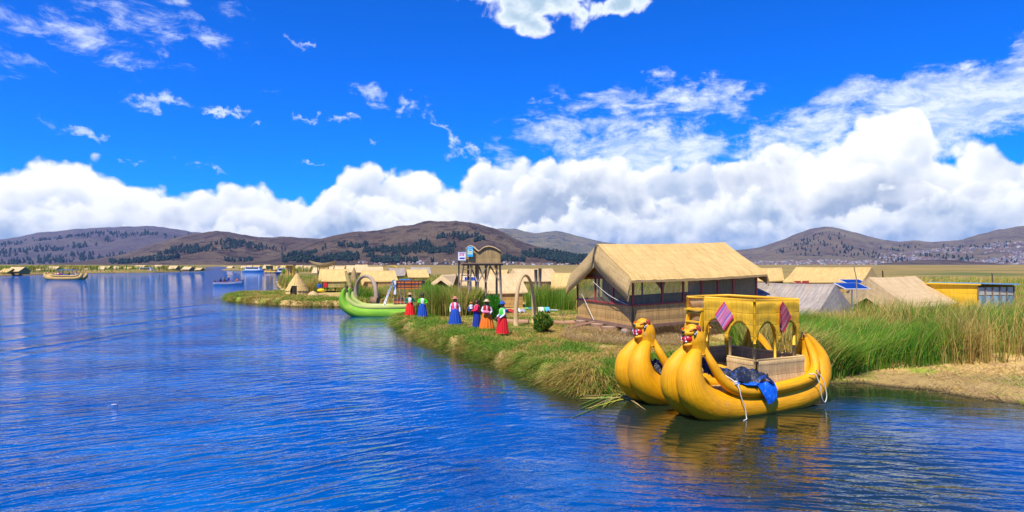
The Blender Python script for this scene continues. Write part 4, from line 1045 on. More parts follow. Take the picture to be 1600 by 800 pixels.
# ---- woven diamonds hung on the pavilion
def weave_mat(name, base, s1, s2, s3):
    m, t, b, o = newmat(name); uv = t.new('ShaderNodeUVMap').outputs[0]; u = t.sep(uv)[0]; v = t.sep(uv)[1]
    th = t.noise(t.vm('MULTIPLY', uv, (3, 160, 1)), 1.0, 2)
    c = t.mix(t.ss(th, .35, .65), base, tuple(x * .62 for x in base))
    def stripe(c, pos, w, col):
        d = t.m('ABSOLUTE', t.m('SUBTRACT', u, pos)); return t.mix(t.ss(d, w, w * .75), c, col)
    for pos, w, cc in ((.05, .05, s1), (.20, .032, s2), (.30, .015, s3), (.5, .01, s3), (.72, .035, s2), (.80, .02, s3), (.95, .05, s1), (.42, .006, s1), (.60, .006, s1)): c = stripe(c, pos, w, cc)
    t.put(b.inputs['Base Color'], c); b.inputs['Roughness'].default_value = .9; bump(t, b, th, .4, .004); return m
def diamond(ctr, ax, nrm, hw, hh, mat, label, corner=None):
    mb = MB(); ctr = Vector(ctr); ax = Vector(ax); up = Vector((0, 0, 1)); nrm = Vector(nrm); n = 10; rows = []; uv = []; bk = []
    L = ctr - ax * hw; T = ctr + up * hh; Rr = ctr + ax * hw; B = ctr - up * hh
    for i in range(n + 1):
        r_ = []; u_ = []; b_ = []
        for j in range(n + 1):
            a, b2 = i / n, j / n
            p = (L * (1 - a) * (1 - b2) + T * (1 - a) * b2 + B * a * (1 - b2) + Rr * a * b2)
            p = p + nrm * (.012 * math.sin(a * 7 + b2 * 5))
            if corner: 
                k = max(0, 1 - (a + b2) * 1.6); p = p + ax * k * .16 + nrm * k * .07
            r_.append(p + nrm * .012); b_.append(p); u_.append((a, b2))
        rows.append(r_); bk.append(b_); uv.append(u_)
    mb.grid(rows, uv); mb.grid([r[::-1] for r in bk], [u[::-1] for u in uv])
    o_ = mb.build('woven_cloth', mat); tag(o_, label, 'cloth')
uw = (MBT.to_3x3() @ Vector((1, 0, 0))); vw = (MBT.to_3x3() @ Vector((0, 1, 0)))
diamond(bl(2.22 - .115, .90, 2.40), -vw, -uw, .33, .40, weave_mat('pink_weave', (.78, .22, .40), (.70, .03, .10), (.07, .14, .45), (.62, .42, .42)), 'bright pink and blue striped diamond cloth on the front of the yellow pavilion')
diamond(bl(3.14, -.03 - .115, 2.40), uw, -vw, .33, .42, weave_mat('red_weave', (.40, .06, .09), (.60, .02, .045), (.42, .10, .11), (.45, .3, .25)), 'dark red striped diamond cloth with a folded corner on the side of the yellow pavilion', corner=True)
# ---- tarpaulins
def tarp_mat(name, c, c2):
    m, t, b, o = newmat(name); g = t.new('ShaderNodeTexCoord').outputs['Object']; n = t.noise(g, 5, 5, .65, .8); n2 = t.noise(g, 14, 4, .6, 1.2)
    t.put(b.inputs['Base Color'], t.mix(t.ss(n, .55, .6), c, c2)); b.inputs['Roughness'].default_value = .34; b.inputs['Specular IOR Level'].default_value = .6; bump(t, b, t.m('ADD', t.m('MULTIPLY', n, 2.0), t.m('MULTIPLY', n2, .4)), .6, .05); return m
MT = tarp_mat('black_tarp', (.012, .017, .032), (.01, .05, .22)); MTB = tarp_mat('blue_tarp', (.004, .115, .62), (.006, .16, .75))
def tarp(name, label, spine, mat2_from, label_parts=True, nn=44, mm=26, seed=1.0, drop=.5):
    """spine: (s, v, z, half width out, half width in, how far it drops outboard)"""
    q = spline(spine, max(2, nn // (len(spine) - 1))); mb = MB(); mbb = MB(); rows = []; uv = []; mi = []
    for i, p in enumerate(q):
        row = []; u_ = []
        for j in range(mm + 1):
            f = j / mm * 2 - 1              # -1 outboard .. 1 inboard
            w = p[3] if f < 0 else p[4]
            v = p[1] + f * w; z = p[2] - (p[5] * abs(f) ** 1.6 if f < 0 else p[5] * .45 * f ** 2)
            n1 = mnoise.noise(Vector((i * .17 + seed, f * 1.6, seed))) ; n2 = mnoise.noise(Vector((i * .5, f * 4.5, seed * 2))); n3 = mnoise.noise(Vector((i * .9, f * 9, 4)))
            z += n1 * .13 + (abs(n2) - .2) * .13 + n3 * .006; s = p[0] + n2 * .05 + n1 * .05
            row.append(bl(s, v + n1 * .04, z)); u_.append((i * .05, j * .05))
        rows.append(row); uv.append(u_)
    root = empty(name, bl(q[0][0], q[0][1], .6), 0, label, 'tarpaulin')
    off = root.location
    rows = [[p - off for p in r] for r in rows]
    mb.grid(rows, uv); o_ = mb.build('sheet', MT, root)
    return root, off
rt, off = tarp('tarpaulin', 'crumpled black and blue tarpaulin heaped on the bow of the nearer yellow hull', [(.62, .30, 1.38, .20, .25, .3), (.80, .22, 1.42, .32, .3, .45), (1.08, .10, 1.20, .36, .35, .30), (1.45, .02, 1.10, .42, .4, .28), (1.85, -.08, 1.10, .40, .35, .26), (2.2, -.22, 1.04, .30, .2, .22), (2.42, -.32, .90, .2, .1, .14)], 0)
def flap(pts, name='blue_flap', n=12, amp=.05, seed=3, parent=None, off=Vector((0, 0, 0)), mat=None):
    a, b, c, d = [bl(*p) for p in pts]; mb = MB(); rows = []; uv = []
    for i in range(n + 1):
        r_ = []; u_ = []
        for j in range(n + 1):
            x, y = i / n, j / n; p = a * (1 - x) * (1 - y) + b * x * (1 - y) + c * x * y + d * (1 - x) * y
            k = mnoise.noise(Vector((x * 4 + seed, y * 1.4, seed))) + .5 * math.sin(x * 15 + seed) * y
            p = p - vw * (k * amp) - vw * .05 * math.sin(y * 3.1) ; r_.append(p - off); u_.append((x, y))
        rows.append(r_); uv.append(u_)
    mb.grid(rows, uv); return mb.build(name, mat or MTB, parent)
flap([(1.80, -.44, .84), (2.44, -.44, .84), (2.42, -.58, .40), (2.08, -.60, .28)], parent=rt, off=off)
flap([(.86, -.2, .98), (1.35, -.26, .90), (1.3, -.38, .80), (1.0, -.36, .80)], seed=6, parent=rt, off=off)
flap([(1.4, -.36, .84), (1.85, -.40, .86), (1.85, -.50, .78), (1.55, -.46, .78)], seed=9, parent=rt, off=off)
rt2, off2 = tarp('tarpaulin', 'small black and blue tarpaulin between the bows on the farther yellow hull', [(.55, 2.1, 1.15, .2, .25, .3), (.85, 2.0, 1.08, .35, .3, .3), (1.3, 1.9, .95, .4, .3, .2), (1.8, 1.8, .85, .3, .3, .15)], 0, seed=5.0)
flap([(.70, 1.75, 1.28), (1.2, 1.6, 1.12), (1.2, 1.5, .95), (.8, 1.55, 1.0)], seed=2, parent=rt2, off=off2)
# ---- mooring ropes
def rope(pts, label, r=.014, knot=None):
    mb = MB(); mb.tube([tuple(bl(*p)) for p in [tuple(x) for x in spline(pts, 7)]], r, 7)
    if knot:
        for i in range(6): mb.ell(bl(knot[0] + .04 * math.sin(i * 2), knot[1] + .03 * math.cos(i * 3), knot[2] + .02 * i - .05), (.05, .04, .035), None, 8, 6)
    tag(mb.build('mooring_rope', M['rope']), label, 'rope')
rope([(.98, .15, 1.22), (1.08, -.1, 1.05), (1.15, -.36, .92), (1.17, -.50, .78), (1.22, -.53, .55), (1.33, -.54, .3), (1.36, -.56, .05), (1.30, -.62, .02), (1.16, -.66, .01)], 'white rope tied over the rim beside the tarpaulin and trailing in the water', knot=(1.15, -.42, .86))
rope([(3.75, -.45, .90), (3.95, -.5, .88), (4.05, -.56, .6), (4.15, -.55, .25), (4.3, -.52, .12), (4.4, -.50, .3), (4.3, -.47, .7), (4.1, -.40, .98)], 'white rope looped over the stern rim of the yellow boat')

# ------------------------------------------------------------------ green reed boat
def green_boat():
    X0, Y0 = at(548, 46.8).x, 46.8; X1 = at(672, 46.6).x
    L = X1 - X0 + .5; root = empty('green_reed_boat', (X0, Y0, 0), R(-1), 'long green reed boat with raised twin bows moored behind the grassy point', 'boat')
    for v0 in (0, 1.5):
        mb = MB(); bundle(mb, [(-.40, v0 + .02, 2.05, .09), (-.52, v0, 1.85, .14), (-.60, v0, 1.3, .27), (-.35, v0, .75, .38), (.4, v0, .33, .45), (1.4, v0, .20, .46), (3.4, v0, .18, .46), (4.9, v0, .3, .42), (5.8, v0, .75, .30), (6.15, v0, 1.35, .2), (6.3, v0, 1.9, .1)], 18); mb.build('reed_bundle', M['green_hull'], root)
        mb = MB(); bundle(mb, [(-.30, v0 + .25, 1.9, .07), (-.30, v0 + .1, 1.6, .12), (-.12, v0 - .02, 1.15, .17), (.45, v0 - .1, .78, .19), (1.3, v0 - .12, .66, .19), (3.4, v0 - .12, .68, .19), (4.9, v0 - .1, .82, .18), (5.6, v0, 1.2, .14), (6.05, v0, 1.75, .09), (6.15, v0, 2.0, .06)], 14); mb.build('rim_roll', M['green_rim'], root)
        mb = MB(); mb.tube([(-.42, v0 + .02, 2.0), (-.36, v0 + .04, 2.18)], [.12, .13], 12); mb.build('bow_binding', M['straw_dark'], root)
    mb = MB(); mb.box((2.6, .8, .72), (4.6, 1.9, .1)); mb.build('deck', M['white'], root)
    # slatted cabin
    cab = empty('cabin', (0, 0, 0)); cab.parent = root
    MO = plain('orange_slat', (.72, .17, .008), .5, .1); MBR = plain('brown_slat', (.13, .045, .025), .6, .2)
    xa, xb = at(615, 46.8).x - X0, at(659, 46.8).x - X0; zb, zt = .77, 2.60
    def slats(z0, z1, n, y, pat):
        for i in range(n):
            z = z0 + (z1 - z0) * (i + .5) / n; b = MB(); b.box(((xa + xb) / 2, y, z), (xb - xa, .035, (z1 - z0) / n * .82)); b.build('slat', MO if pat[i % len(pat)] else MBR, cab)
    for y in (.15, 1.45):
        slats(1.98, zt, 7, y, [1, 0, 1, 0, 1, 0, 0][::-1] if False else [1, 0, 1, 0, 0, 1, 0]); slats(zb, 1.28, 5, y, [1, 0, 1, 0, 0])
    for x_ in (xa, xb):
        b = MB(); b.box((x_, .8, 2.29), (.035, 1.3, .6)); b.build('side_panel', MBR, cab); b = MB(); b.box((x_, .8, 1.02), (.035, 1.3, .5)); b.build('side_panel', MO, cab)
    for i in range(9):
        x_ = xa + (xb - xa) * i / 8
        if i == 4: continue
        b = MB(); b.tube([(x_, .12, zb), (x_, .12, zt)], .022, 6); b.build('bar', M['wood_grey'], cab)
    b = MB(); b.box(((xa + xb) / 2 - .3, .9, 2.66), (.8, .8, .05)); b.build('blue_cover', M['blue'], cab)
    # ladder
    lad = empty('ladder', (0, 0, 0)); lad.parent = root
    for dy in (-.2, .25):
        b = MB(); b.tube([(xa - .72, dy, .75), (xa + .02, dy, 2.68)], .035, 8); b.build('rail', M['alu'], lad)
    for k in range(8): f = (k + .5) / 8; b = MB(); b.tube([(xa - .72 + .74 * f, -.22, .75 + 1.93 * f), (xa - .72 + .74 * f, .27, .75 + 1.93 * f)], .03, 8); b.build('rung', M['white'], lad)
    b = MB(); b.box((xa + .1, -.02, 2.1), (.16, .02, 1.0)); o_ = b.build('white_sheet', M['white']); o_.location = root.location; tag(o_, 'strip of white cloth hanging at the left edge of the orange slatted cabin', 'cloth')
green_boat()

# ------------------------------------------------------------------ arches
def arch(name, label, pL, pR, apex_z, r0, r1, mat, zb=GZ - .1, cat='arch'):
    mb = MB(); pL = Vector(pL); pR = Vector(pR); n = 34; path = []; rad = []
    for i in range(n + 1):
        th = math.pi * i / n; f = (1 - math.cos(th)) / 2
        z = zb + (apex_z - zb) * math.sin(th) ** .62
        q = pL.lerp(pR, f); path.append((q.x, q.y, z)); rad.append(r0 + (r1 - r0) * (math.sin(th) ** .9))
    mb.tube(path, rad, 16, up=(0, 1, 0)); return tag(mb.build(name, mat), label, cat)
a0 = gp(806, 511); a1 = gp(834, 505)
arch('reed_arch', 'tall pale reed arch standing over the path behind the small green bush', a0, a1, 3.20, .135, .075, M['arch'])
b0 = gp(556, 467, .5); b1 = gp(588, 470, .5)
arch('reed_arch', 'grey weathered reed arch behind the bow of the green boat', b0, b1, zof(431.5, 59), .24, .15, M['arch_grey'])
mb = MB(); q = gp(585, 474, .75); q.y = 50; q.x = at(585, 50).x; mb.tube([(q.x - .25, q.y, .9), (q.x + .3, q.y - .1, .9)], [.38, .36], 16); tag(mb.build('reed_roll', M['straw_dark']), 'round dark reed roll standing at the foot of the grey arch', 'reed roll')

# ------------------------------------------------------------------ watch tower
def tower():
    Y = 42.4; X0, X1 = at(728, Y).x, at(782, Y).x; D = 2.0; PZ = zof(413.5, Y)
    cx = (X0 + X1) / 2; root = empty('lookout_tower', (cx, Y + D / 2, GZ), 0, 'wooden lookout tower with a wave topped reed cabin on tall legs', 'tower')
    o = root.location
    def P(x, y, z): return Vector((x, y, z)) - o
    def pole(name, p, q, r, m, par=root): b = MB(); b.tube([P(*p), P(*q)], [r, r * .9], 9); return b.build(name, M[m], par)
    gz = GZ - .1
    xs = [at(746, Y).x, at(757.5, Y + D).x, at(781, Y).x, at(727, Y + D).x]
    leg = [(at(746.5, Y).x, Y + .1), (at(758.5, Y + .3).x, Y + .8), (at(781, Y).x, Y + .1), (at(744, Y + D).x, Y + D), (at(776, Y + D).x, Y + D), (at(729, Y).x, Y + D * .8)]
    for i, (x, y) in enumerate(leg): pole('leg', (x + (.12 if i == 2 else 0), y, gz), (x, y, PZ), .085, 'wood_grey' if i in (0, 2) else 'wood')
    def sp(px, py, y=Y + .05): return (at(px, y).x, y, zof(py, y))
    for a, b in [((735, 415), (745.5, 440)), ((762, 414), (747.5, 440)), ((748, 416), (758, 440)), ((766, 414), (759.5, 441)), ((766, 416), (781.5, 441)), ((773, 415), (780, 430))]:
        pole('brace', sp(*a), sp(*b), .055, 'wood_grey' if a[0] in (735, 762) else 'wood')
    for y in (Y, Y + D / 2, Y + D): pole('beam', (X0 - .3, y, PZ), (X1 + .15, y, PZ), .07, 'wood')
    b = MB(); b.box(P(cx, Y + D / 2, PZ + .09), (X1 - X0 + .5, D + .3, .06)); b.build('platform', M['wood'], root)
    # wavy topped cabin
    zlo = PZ + .12
    def topz(f):
        px = 728 + f * 54
        return zof(np.interp(px, [728, 731, 735, 738.5, 742, 747, 749, 753, 758, 764, 770, 775, 779, 782], [389, 385.5, 384, 385, 388.5, 392.6, 392.2, 388.5, 385.8, 384.8, 386, 388, 390.6, 392.6]), Y)
    for (y, th) in ((Y + .1, .07), (Y + D - .1, .07)):
        rows = []; uv = []; bk = []
        for i in range(41):
            f = i / 40; x = X0 + (X1 - X0) * f; z1 = topz(f); r_ = [P(x, y, zlo + (z1 - zlo) * j / 4) for j in range(5)]
            rows.append(r_); bk.append([p + Vector((0, th, 0)) for p in r_]); uv.append([(x, zlo + (z1 - zlo) * j / 4) for j in range(5)])
        b = MB(); b.grid(rows, uv); b.grid([r[::-1] for r in bk], uv)
        for i in range(40): b.face([rows[i][4], rows[i + 1][4], bk[i + 1][4], bk[i][4]])
        b.build('wall', M['tower'], root)
    b = MB(); rows = []; uv = []; r2 = []
    for i in range(41):
        f = i / 40; x = X0 + (X1 - X0) * f; z = topz(f) + .05
        rows.append([P(x, Y - .02, z), P(x, Y + D + .02, z)]); r2.append([P(x, Y + D + .02, z - .07), P(x, Y - .02, z - .07)]); uv.append([(x, 0), (x, D)])
    b.grid(rows, uv); b.grid(r2, uv)
    for i in range(40): b.face([r2[i][1], r2[i + 1][1], rows[i + 1][0], rows[i][0]])
    b.build('roof', M['roof_pale'], root)
    for x in (X0, X1):
        b = MB(); z1 = topz(0 if x == X0 else 1); b.hexa([P(x - .03, Y + .18, zlo), P(x + .03, Y + .18, zlo), P(x + .03, Y + D - .12, zlo), P(x - .03, Y + D - .12, zlo), P(x - .03, Y + .18, z1), P(x + .03, Y + .18, z1), P(x + .03, Y + D - .12, z1), P(x - .03, Y + D - .12, z1)]); b.build('wall', M['tower'], root)
    # ladder
    lad = empty('ladder', (0, 0, 0)); lad.parent = root
    for a, b_ in [((724.5, 415), (712.5, 462)), ((737.5, 415), (727, 463))]:
        pole('rail', (at(a[0], Y - .1).x, Y - .1, zof(a[1], Y - .1)), (at(b_[0], Y - 1.4).x, Y - 1.4, GZ + .1), .05, 'wood', lad)
    for k in range(8):
        f = (k + .7) / 8.4; y = Y - .1 - 1.3 * f; z = zof(415, Y) + (GZ + .1 - zof(415, Y)) * f
        xa = at(724.5, Y - .1).x * (1 - f) + at(712.5, Y - 1.4).x * f; xb = at(737.5, Y - .1).x * (1 - f) + at(727, Y - 1.4).x * f
        pole('rung', (xa - .08, y, z), (xb + .08, y, z), .035, 'wood', lad)
    pole('pole', (at(716.5, Y + .4).x, Y + .4, gz), (at(717, Y + .4).x, Y + .4, zof(400, Y)), .06, 'wood')
    pole('pole', (at(735.5, Y - .5).x, Y - .5, gz), (at(735.5, Y - .5).x, Y - .5, zof(434, Y)), .05, 'alu')
    # signs
    sg = plain('sign_white', (.75, .74, .78), .5, .05); sb = plain('sign_blue', (.01, .38, .80), .5, .05); pk = plain('pink_ink', (.75, .05, .12), .5, .05); nv = plain('navy_ink', (.01, .03, .30), .5, .05); yl = plain('yellow_ink', (.70, .60, .08), .5, .1)
    s1 = empty('notice_board', (at(722, Y).x, Y - .15, zof(400.5, Y)), R(-4), 'small white notice board with red marks and a navy bar left of the tower cabin', 'sign')
    b = MB(); b.box((0, 0, 0), (.50, .03, .54)); b.build('panel', sg, s1)
    b = MB(); b.box((.02, -.02, -.13), (.34, .008, .09)); b.build('bar', nv, s1)
    b = MB()
    for k, (dx, w_, h_) in enumerate(((-.12, .07, .13), (-.035, .03, .10), (.03, .035, .13), (.11, .07, .12))): b.box((dx, -.02, .10), (w_, .008, h_))
    b.build('red_marks', pk, s1)
    b = MB(); b.box((.02, -.02, .215), (.38, .008, .04)); b.build('top_band', plain('band_blue', (.10, .12, .50), .5, .05), s1)
    b = MB(); b.tube([(0, .02, -.2), (0, .02, zof(413, Y) - zof(400.5, Y))], .03, 6); b.build('stake', M['wood'], s1)
    s2 = empty('notice_board', (at(734.6, Y).x, Y - .12, zof(393.2, Y)), R(-12), 'blue upright notice board with yellow lines fixed to the tower cabin', 'sign')
    b = MB(); b.box((0, 0, 0), (.42, .03, .66)); b.build('panel', sb, s2)
    b = MB(); b.box((0.02, -.02, -.03), (.34, .008, .34)); b.build('pale_field', plain('sign_pale', (.36, .62, .58), .5, .1), s2)
    for k in range(4):
        b = MB(); b.box((0.02, -.027, .19 - k * .11 if k else .24), (.24 - .05 * (k % 2), .008, .035)); b.build('line', yl if k != 1 else nv, s2)
tower()
# ------------------------------------------------------------------ huts of the village
GR = 'reed huts of the village'
hut_px('reed_hut', 'broad pale roofed reed hut right behind the lookout tower, dark doorway in front', 731, 817, 48.5, 0.8, 721, 482, 456, 428.5, 3.6, roofm='roof_pale', door=(1.72, 2.05, .1, 1.32), hood=0, hood_back=.75, over=.35, side=.12)
hut_px('reed_hut', 'raised yellowish reed hut with a red curtain in its doorway beside the cone shelter', 502, 539, 76, .3, 504, 457, 438, 421, 3.4, wallm='wall_green', wall_z0=.55, door=(.02, .75, .62, 2.0), doorm='redcloth', over=.35, side=.12, group=GR)
hut_px('reed_hut', 'orange brown reed hut with a black doorway behind the grey arch', 575, 617, 72, .6, 571, 458, 438.5, 423.5, 3.6, wallm='wall', roofm='roof', door=(.5, 1.05, .1, 1.95), hood=.5, over=.35, side=.1)
hut_px('reed_hut', 'cream roofed reed hut behind the orange brown hut, tall and narrow', 558, 572, 112, 0, 558, 440, 423.5, 413.8, 4, roofm='roof_pale', wallm='wall_green')
hut_px('reed_hut', 'long low cream roof just behind the orange brown hut', 572, 596, 104, 0, 572, 440, 424, 417, 4, roofm='roof_pale', wallm='wall')
hut_px('reed_hut', 'small cream hut with a peaked gable between the pointed reed stacks', 543, 555, 118, 0, 544, 440, 423, 415, 3, roofm='roof_pale', wallm='wall_green')
hut_px('reed_hut', 'weathered grey reed hut behind the reeds with its dark gable turned right', 612, 632, 97, 1.5, 609, 442, 429, 419.5, 3.4, roofm='roof_grey', wallm='wall_dark', hood_back=.7)
hut_px('reed_hut', 'plain tan roof sunk in the reeds right of the grey hut', 640, 667, 92, .5, 638, 444, 431, 421.5, 3.2, roofm='roof', wallm='wall_dark')
hut_px('reed_hut', 'thin grey roof showing above the plain tan roof in the reeds', 645, 671, 112, .8, 643, 440, 426, 418, 3.4, roofm='roof_grey', wallm='wall_dark', hood_back=.6)
# gable facing hut left of the tower
hut('reed_hut', 'small reed hut showing its curled gable end among the tall reeds left of the tower', at(672, 62).xy, (at(690, 66.5) - at(672, 62)).xy * 1.0, (2.6, -.9), GZ, zof(445, 62) - GZ, zof(430, 62) - GZ, roofm='roof_pale', wallm='wall', over=.5, side=.45, hood=.4, group=GR)
hut('reed_hut', 'reed hut with an open dark gable seen through the pale arch', at(818, 68).xy, (3.6, 1.3), (-1.5, 3.2), GZ, zof(437, 67) - GZ, zof(420.5, 69) - GZ, roofm='roof_pale', wallm='wall_dark', over=.4, side=.3, hood=.75, group=GR)
hut_px('reed_hut', 'golden roofed reed hut among green reeds left of the big hall', 866, 895, 56, 0, 868, 474, 447.5, 427, 3.6, roofm='roof', wallm='wall_dark')
hut_px('reed_hut', 'low pale roof peeping over the broad hut behind the tower', 766, 789, 92, 0, 768, 440, 427, 422, 3.2, roofm='roof', wallm='wall')
hut_px('reed_hut', 'tan hut squeezed between the big hall and the long hut', 1178, 1220, 50, 1, 1176, 470, 436, 419.5, 4.2, roofm='roof', wallm='wall', hood_back=1.0, over=.3)
hut_px('reed_hut', 'long tan reed hut with a red framed window behind the solar panels', 1232, 1342, 49, 1.0, 1250, 475, 438, 418.5, 4.4, roofm='roof', wallm='wall', hood_back=1.2, over=.35)
m_ = MB(); q = at(1246, 48.88, zof(441, 49)); 
for i in range(2): m_.box((q.x + i * .62, q.y, q.z - .1), (.5, .05, .42))
tag(m_.build('red_shutters', M['red']), 'pair of red shutters under the eave of the long tan hut', 'shutters')
hut('reed_hut', 'weathered silver grey reed hut directly behind the yellow boat', (13.95, 29.8), (-2.6, 2.8), (3.7, 4.1), GZ, 1.12, 2.27, roofm='roof_grey', wallm='wall_dark', over=.25, side=.35, hood=1.2, lean=.35, group=GR)
hut('reed_hut', 'tan reed hut with a slatted brown gable half sunk in reeds at right', (20.7, 33.2), (4.2, 3.2), (-.8, 5.6), GZ, 1.25, 2.52, roofm='roof_pale', wallm='wall_dark', over=.5, side=.35, hood=.95, group=GR)
def shed():
    Y = 36.0; c = at(1528, Y); root = empty('yellow_shed', (c.x, c.y, GZ), 0, 'bright yellow reed shed with a blue roof edge and blue tin side at far right', 'shed')
    o = root.location
    L = Vector((at(1450, 38.4).x, 38.4, 0)); C = Vector((c.x, c.y, 0)); Rr = Vector((at(1584, 36.6).x, 36.6, 0)); Bk = L + Rr - C
    zt = 2.62
    def P(v, z): return Vector((v.x, v.y, z)) - o
    out = Vector((-(C - L).y, (C - L).x, 0)).normalized() * -1
    b = MB(); b.hexa([P(L, .4), P(C + Vector((.15, -.1, 0)), .4), P(C + Vector((.15, -.02, 0)), .4), P(L + Vector((0, .08, 0)), .4), P(L, zt), P(C, zt), P(C + Vector((0, .08, 0)), zt), P(L + Vector((0, .08, 0)), zt)]); b.build('wall', M['wall_yellow'], root)
    b = MB(); b.hexa([P(L + (Rr - C) * 1, .4), P(Rr, .4), P(Rr + Vector((0, .08, 0)), .4), P(Bk + Vector((0, .08, 0)), .4), P(Bk, zt), P(Rr, zt), P(Rr + Vector((0, .08, 0)), zt), P(Bk + Vector((0, .08, 0)), zt)]); b.build('wall', M['wall_yellow'], root)
    n = 9; blue2 = plain('tin_blue', (.10, .24, .34), .45); blue3 = plain('tin_pale', (.26, .40, .48), .45)
    for i in range(n):
        p = C.lerp(Rr, (i + .04) / n); q = C.lerp(Rr, (i + .96) / n); b = MB()
        b.hexa([P(p, .4), P(q, .4), P(q + Vector((0, .03, 0)), .4), P(p + Vector((0, .03, 0)), .4), P(p, 2.02), P(q, 2.02), P(q + Vector((0, .03, 0)), 2.02), P(p + Vector((0, .03, 0)), 2.02)]); b.build('tin_sheet', (blue2 if i % 2 or i > 6 else blue3), root)
    for i in range(6):
        p = C.lerp(Rr, i / 5); b = MB(); b.box(P(p, 2.2) + Vector((0, -.02, 0)), (.06, .06, .75)); b.build('post', M['wood'], root)
    for i in range(5):
        p = C.lerp(Rr, (i + .12) / 5); q = C.lerp(Rr, (i + .88) / 5); b = MB(); b.slab([P(p, 2.06), P(q, 2.06), P(q, 2.5), P(p, 2.5)], .01); b.build('window_pane', plain('cream_blind', (.5, .46, .36), .4), root)
    b = MB(); e = .12; zz = zt + .01
    b.hexa([P(L + Vector((-e, -e, 0)), zz), P(C + Vector((0, -2 * e, 0)), zz), P(C + Vector((0, -2 * e + .2, 0)), zz), P(L + Vector((-e, .2, 0)), zz), P(L + Vector((-e, -e, 0)), zz + .07), P(C + Vector((0, -2 * e, 0)), zz + .07), P(C + Vector((0, -2 * e + .2, 0)), zz + .07), P(L + Vector((-e, .2, 0)), zz + .07)])
    b.build('eave_board', M['wall_yellow'], root)
    b = MB(); b.hexa([P(L, zz + .075), P(C + Vector((0, -.2, 0)), zz + .075), P(Rr + Vector((.2, -.2, 0)), zz + .0), P(Bk, zz), P(L, zz + .12), P(C + Vector((0, -.2, 0)), zz + .12), P(Rr + Vector((.2, -.2, 0)), zz + .07), P(Bk, zz + .05)]); b.build('roof', plain('roof_blue', (.14, .36, .60), .4), root)
    b = MB(); q = Rr + Vector((1.0, 3.5, 0))
shed()

# ------------------------------------------------------------------ solar panels
def solar(px, py, Y, w, d, label, rz=8, tilt=12, skew=0, pole=1.2):
    z = zof(py, Y); p = at(px, Y); root = empty('solar_panel', (p.x, Y, GZ), R(rz), label, 'solar panel')
    T = Matrix.Rotation(R(tilt), 3, 'X'); c = Vector((0, 0, z - GZ))
    b = MB(); b.box(c, (w, d, .035), T); b.build('frame', M['alu'], root)
    b = MB()
    for i in range(6):
        for j in range(4): b.box(c + T @ Vector(((i - 2.5) * w * .158, (j - 1.5) * d * .235, .021)), (w * .15, d * .222, .006), T)
    b.build('cells', M['solar'], root)
    b = MB(); b.tube([(0, 0, -.1), (0, 0, z - GZ - .03)], .045, 8); b.build('stand', M['alu'], root)
solar(1331, 447, 34.0, 1.35, 1.15, 'nearer of the two blue solar panels by the thin mast', 4, 14)
solar(1334, 440.5, 37.5, 1.25, 1.0, 'farther solar panel standing just behind the nearer one', 4, 14)
solar(736, 436, 46.5, 1.0, .7, 'small solar panel beside the ladder of the lookout tower', 4, 20)
b = MB(); p = at(1338, 33.4); b.tube([(p.x + .1, 33.4, .4), (p.x, 33.4, zof(434, 33.4)), (at(1334, 33.4).x, 33.4, zof(415.5, 33.4))], [.03, .025, .015], 7); tag(b.build('antenna_mast', M['wood_grey']), 'thin crooked mast rising beside the solar panels', 'mast')
for px, y0, y1, Y, lab in ((1379, 437, 423, 48, 'dark leaning stake in the marsh above the slatted hut'), (1550, 441, 427, 52, 'pale leaning stake in the marsh above the yellow shed')):
    b = MB(); b.tube([(at(px + 3, Y).x, Y, .3), (at(px, Y).x, Y, zof(y1, Y))], .05, 7); tag(b.build('stake', M['wood'] if px < 1400 else M['wood_grey']), lab, 'stake')

# ------------------------------------------------------------------ cone shelter, stacks, canopy boat
def cone_shelter():
    Y = 68.0; c = at(464, Y); root = empty('cone_shelter', (c.x, Y, GZ), 0, 'pointed cone shaped reed shelter in three tiers on the grassy spit', 'shelter')
    def tier(r0, z0, r1, z1, name='tier', gap=True):
        b = MB(); n = 40; rows = []; uv = []
        a0 = -math.pi / 2
        for i in range(n + 1):
            a = a0 + (i / n) * 2 * math.pi; j = 1 + .04 * math.sin(i * 2.7) + .03 * math.sin(i * 7.1)
            rows.append([Vector((r0 * j * math.cos(a), r0 * j * math.sin(a), z0 + .05 * math.sin(i * 3.3))), Vector((r1 * math.cos(a), r1 * math.sin(a), z1))]); uv.append([(i / n * 6, 0), (i / n * 6, 1)])
        k = 2 if gap else 0
        b.grid(rows[k:n + 1 - k], uv[k:n + 1 - k]); inn = [[p * .93 if i_ == 0 else p * .93 for i_, p in enumerate(r)] for r in rows]
        for r in inn: 
            for p in r: pass
        b.grid([r[::-1] for r in inn[k:n + 1 - k]], uv[k:n + 1 - k]); return b.build(name, M['roof'], root)
    h = zof(427.5, Y) - GZ
    tier(1.24, -.1, 1.02, .62); tier(1.16, .52, .80, 1.18); tier(.88, 1.05, .10, h, gap=False)
    b = MB(); b.tube([(0, 0, h - .2), (.02, 0, h + .45)], [.10, .05], 8); b.build('tip', M['straw_dark'], root)
    b = MB(); b.hexa([Vector(p) for p in [(-.24, -1.08, -.1), (.24, -1.08, -.1), (.24, -.9, -.1), (-.24, -.9, -.1), (-.17, -.80, 1.15), (.17, -.80, 1.15), (.17, -.6, 1.15), (-.17, -.6, 1.15)]]); b.build('doorway', M['dark'], root)
cone_shelter()
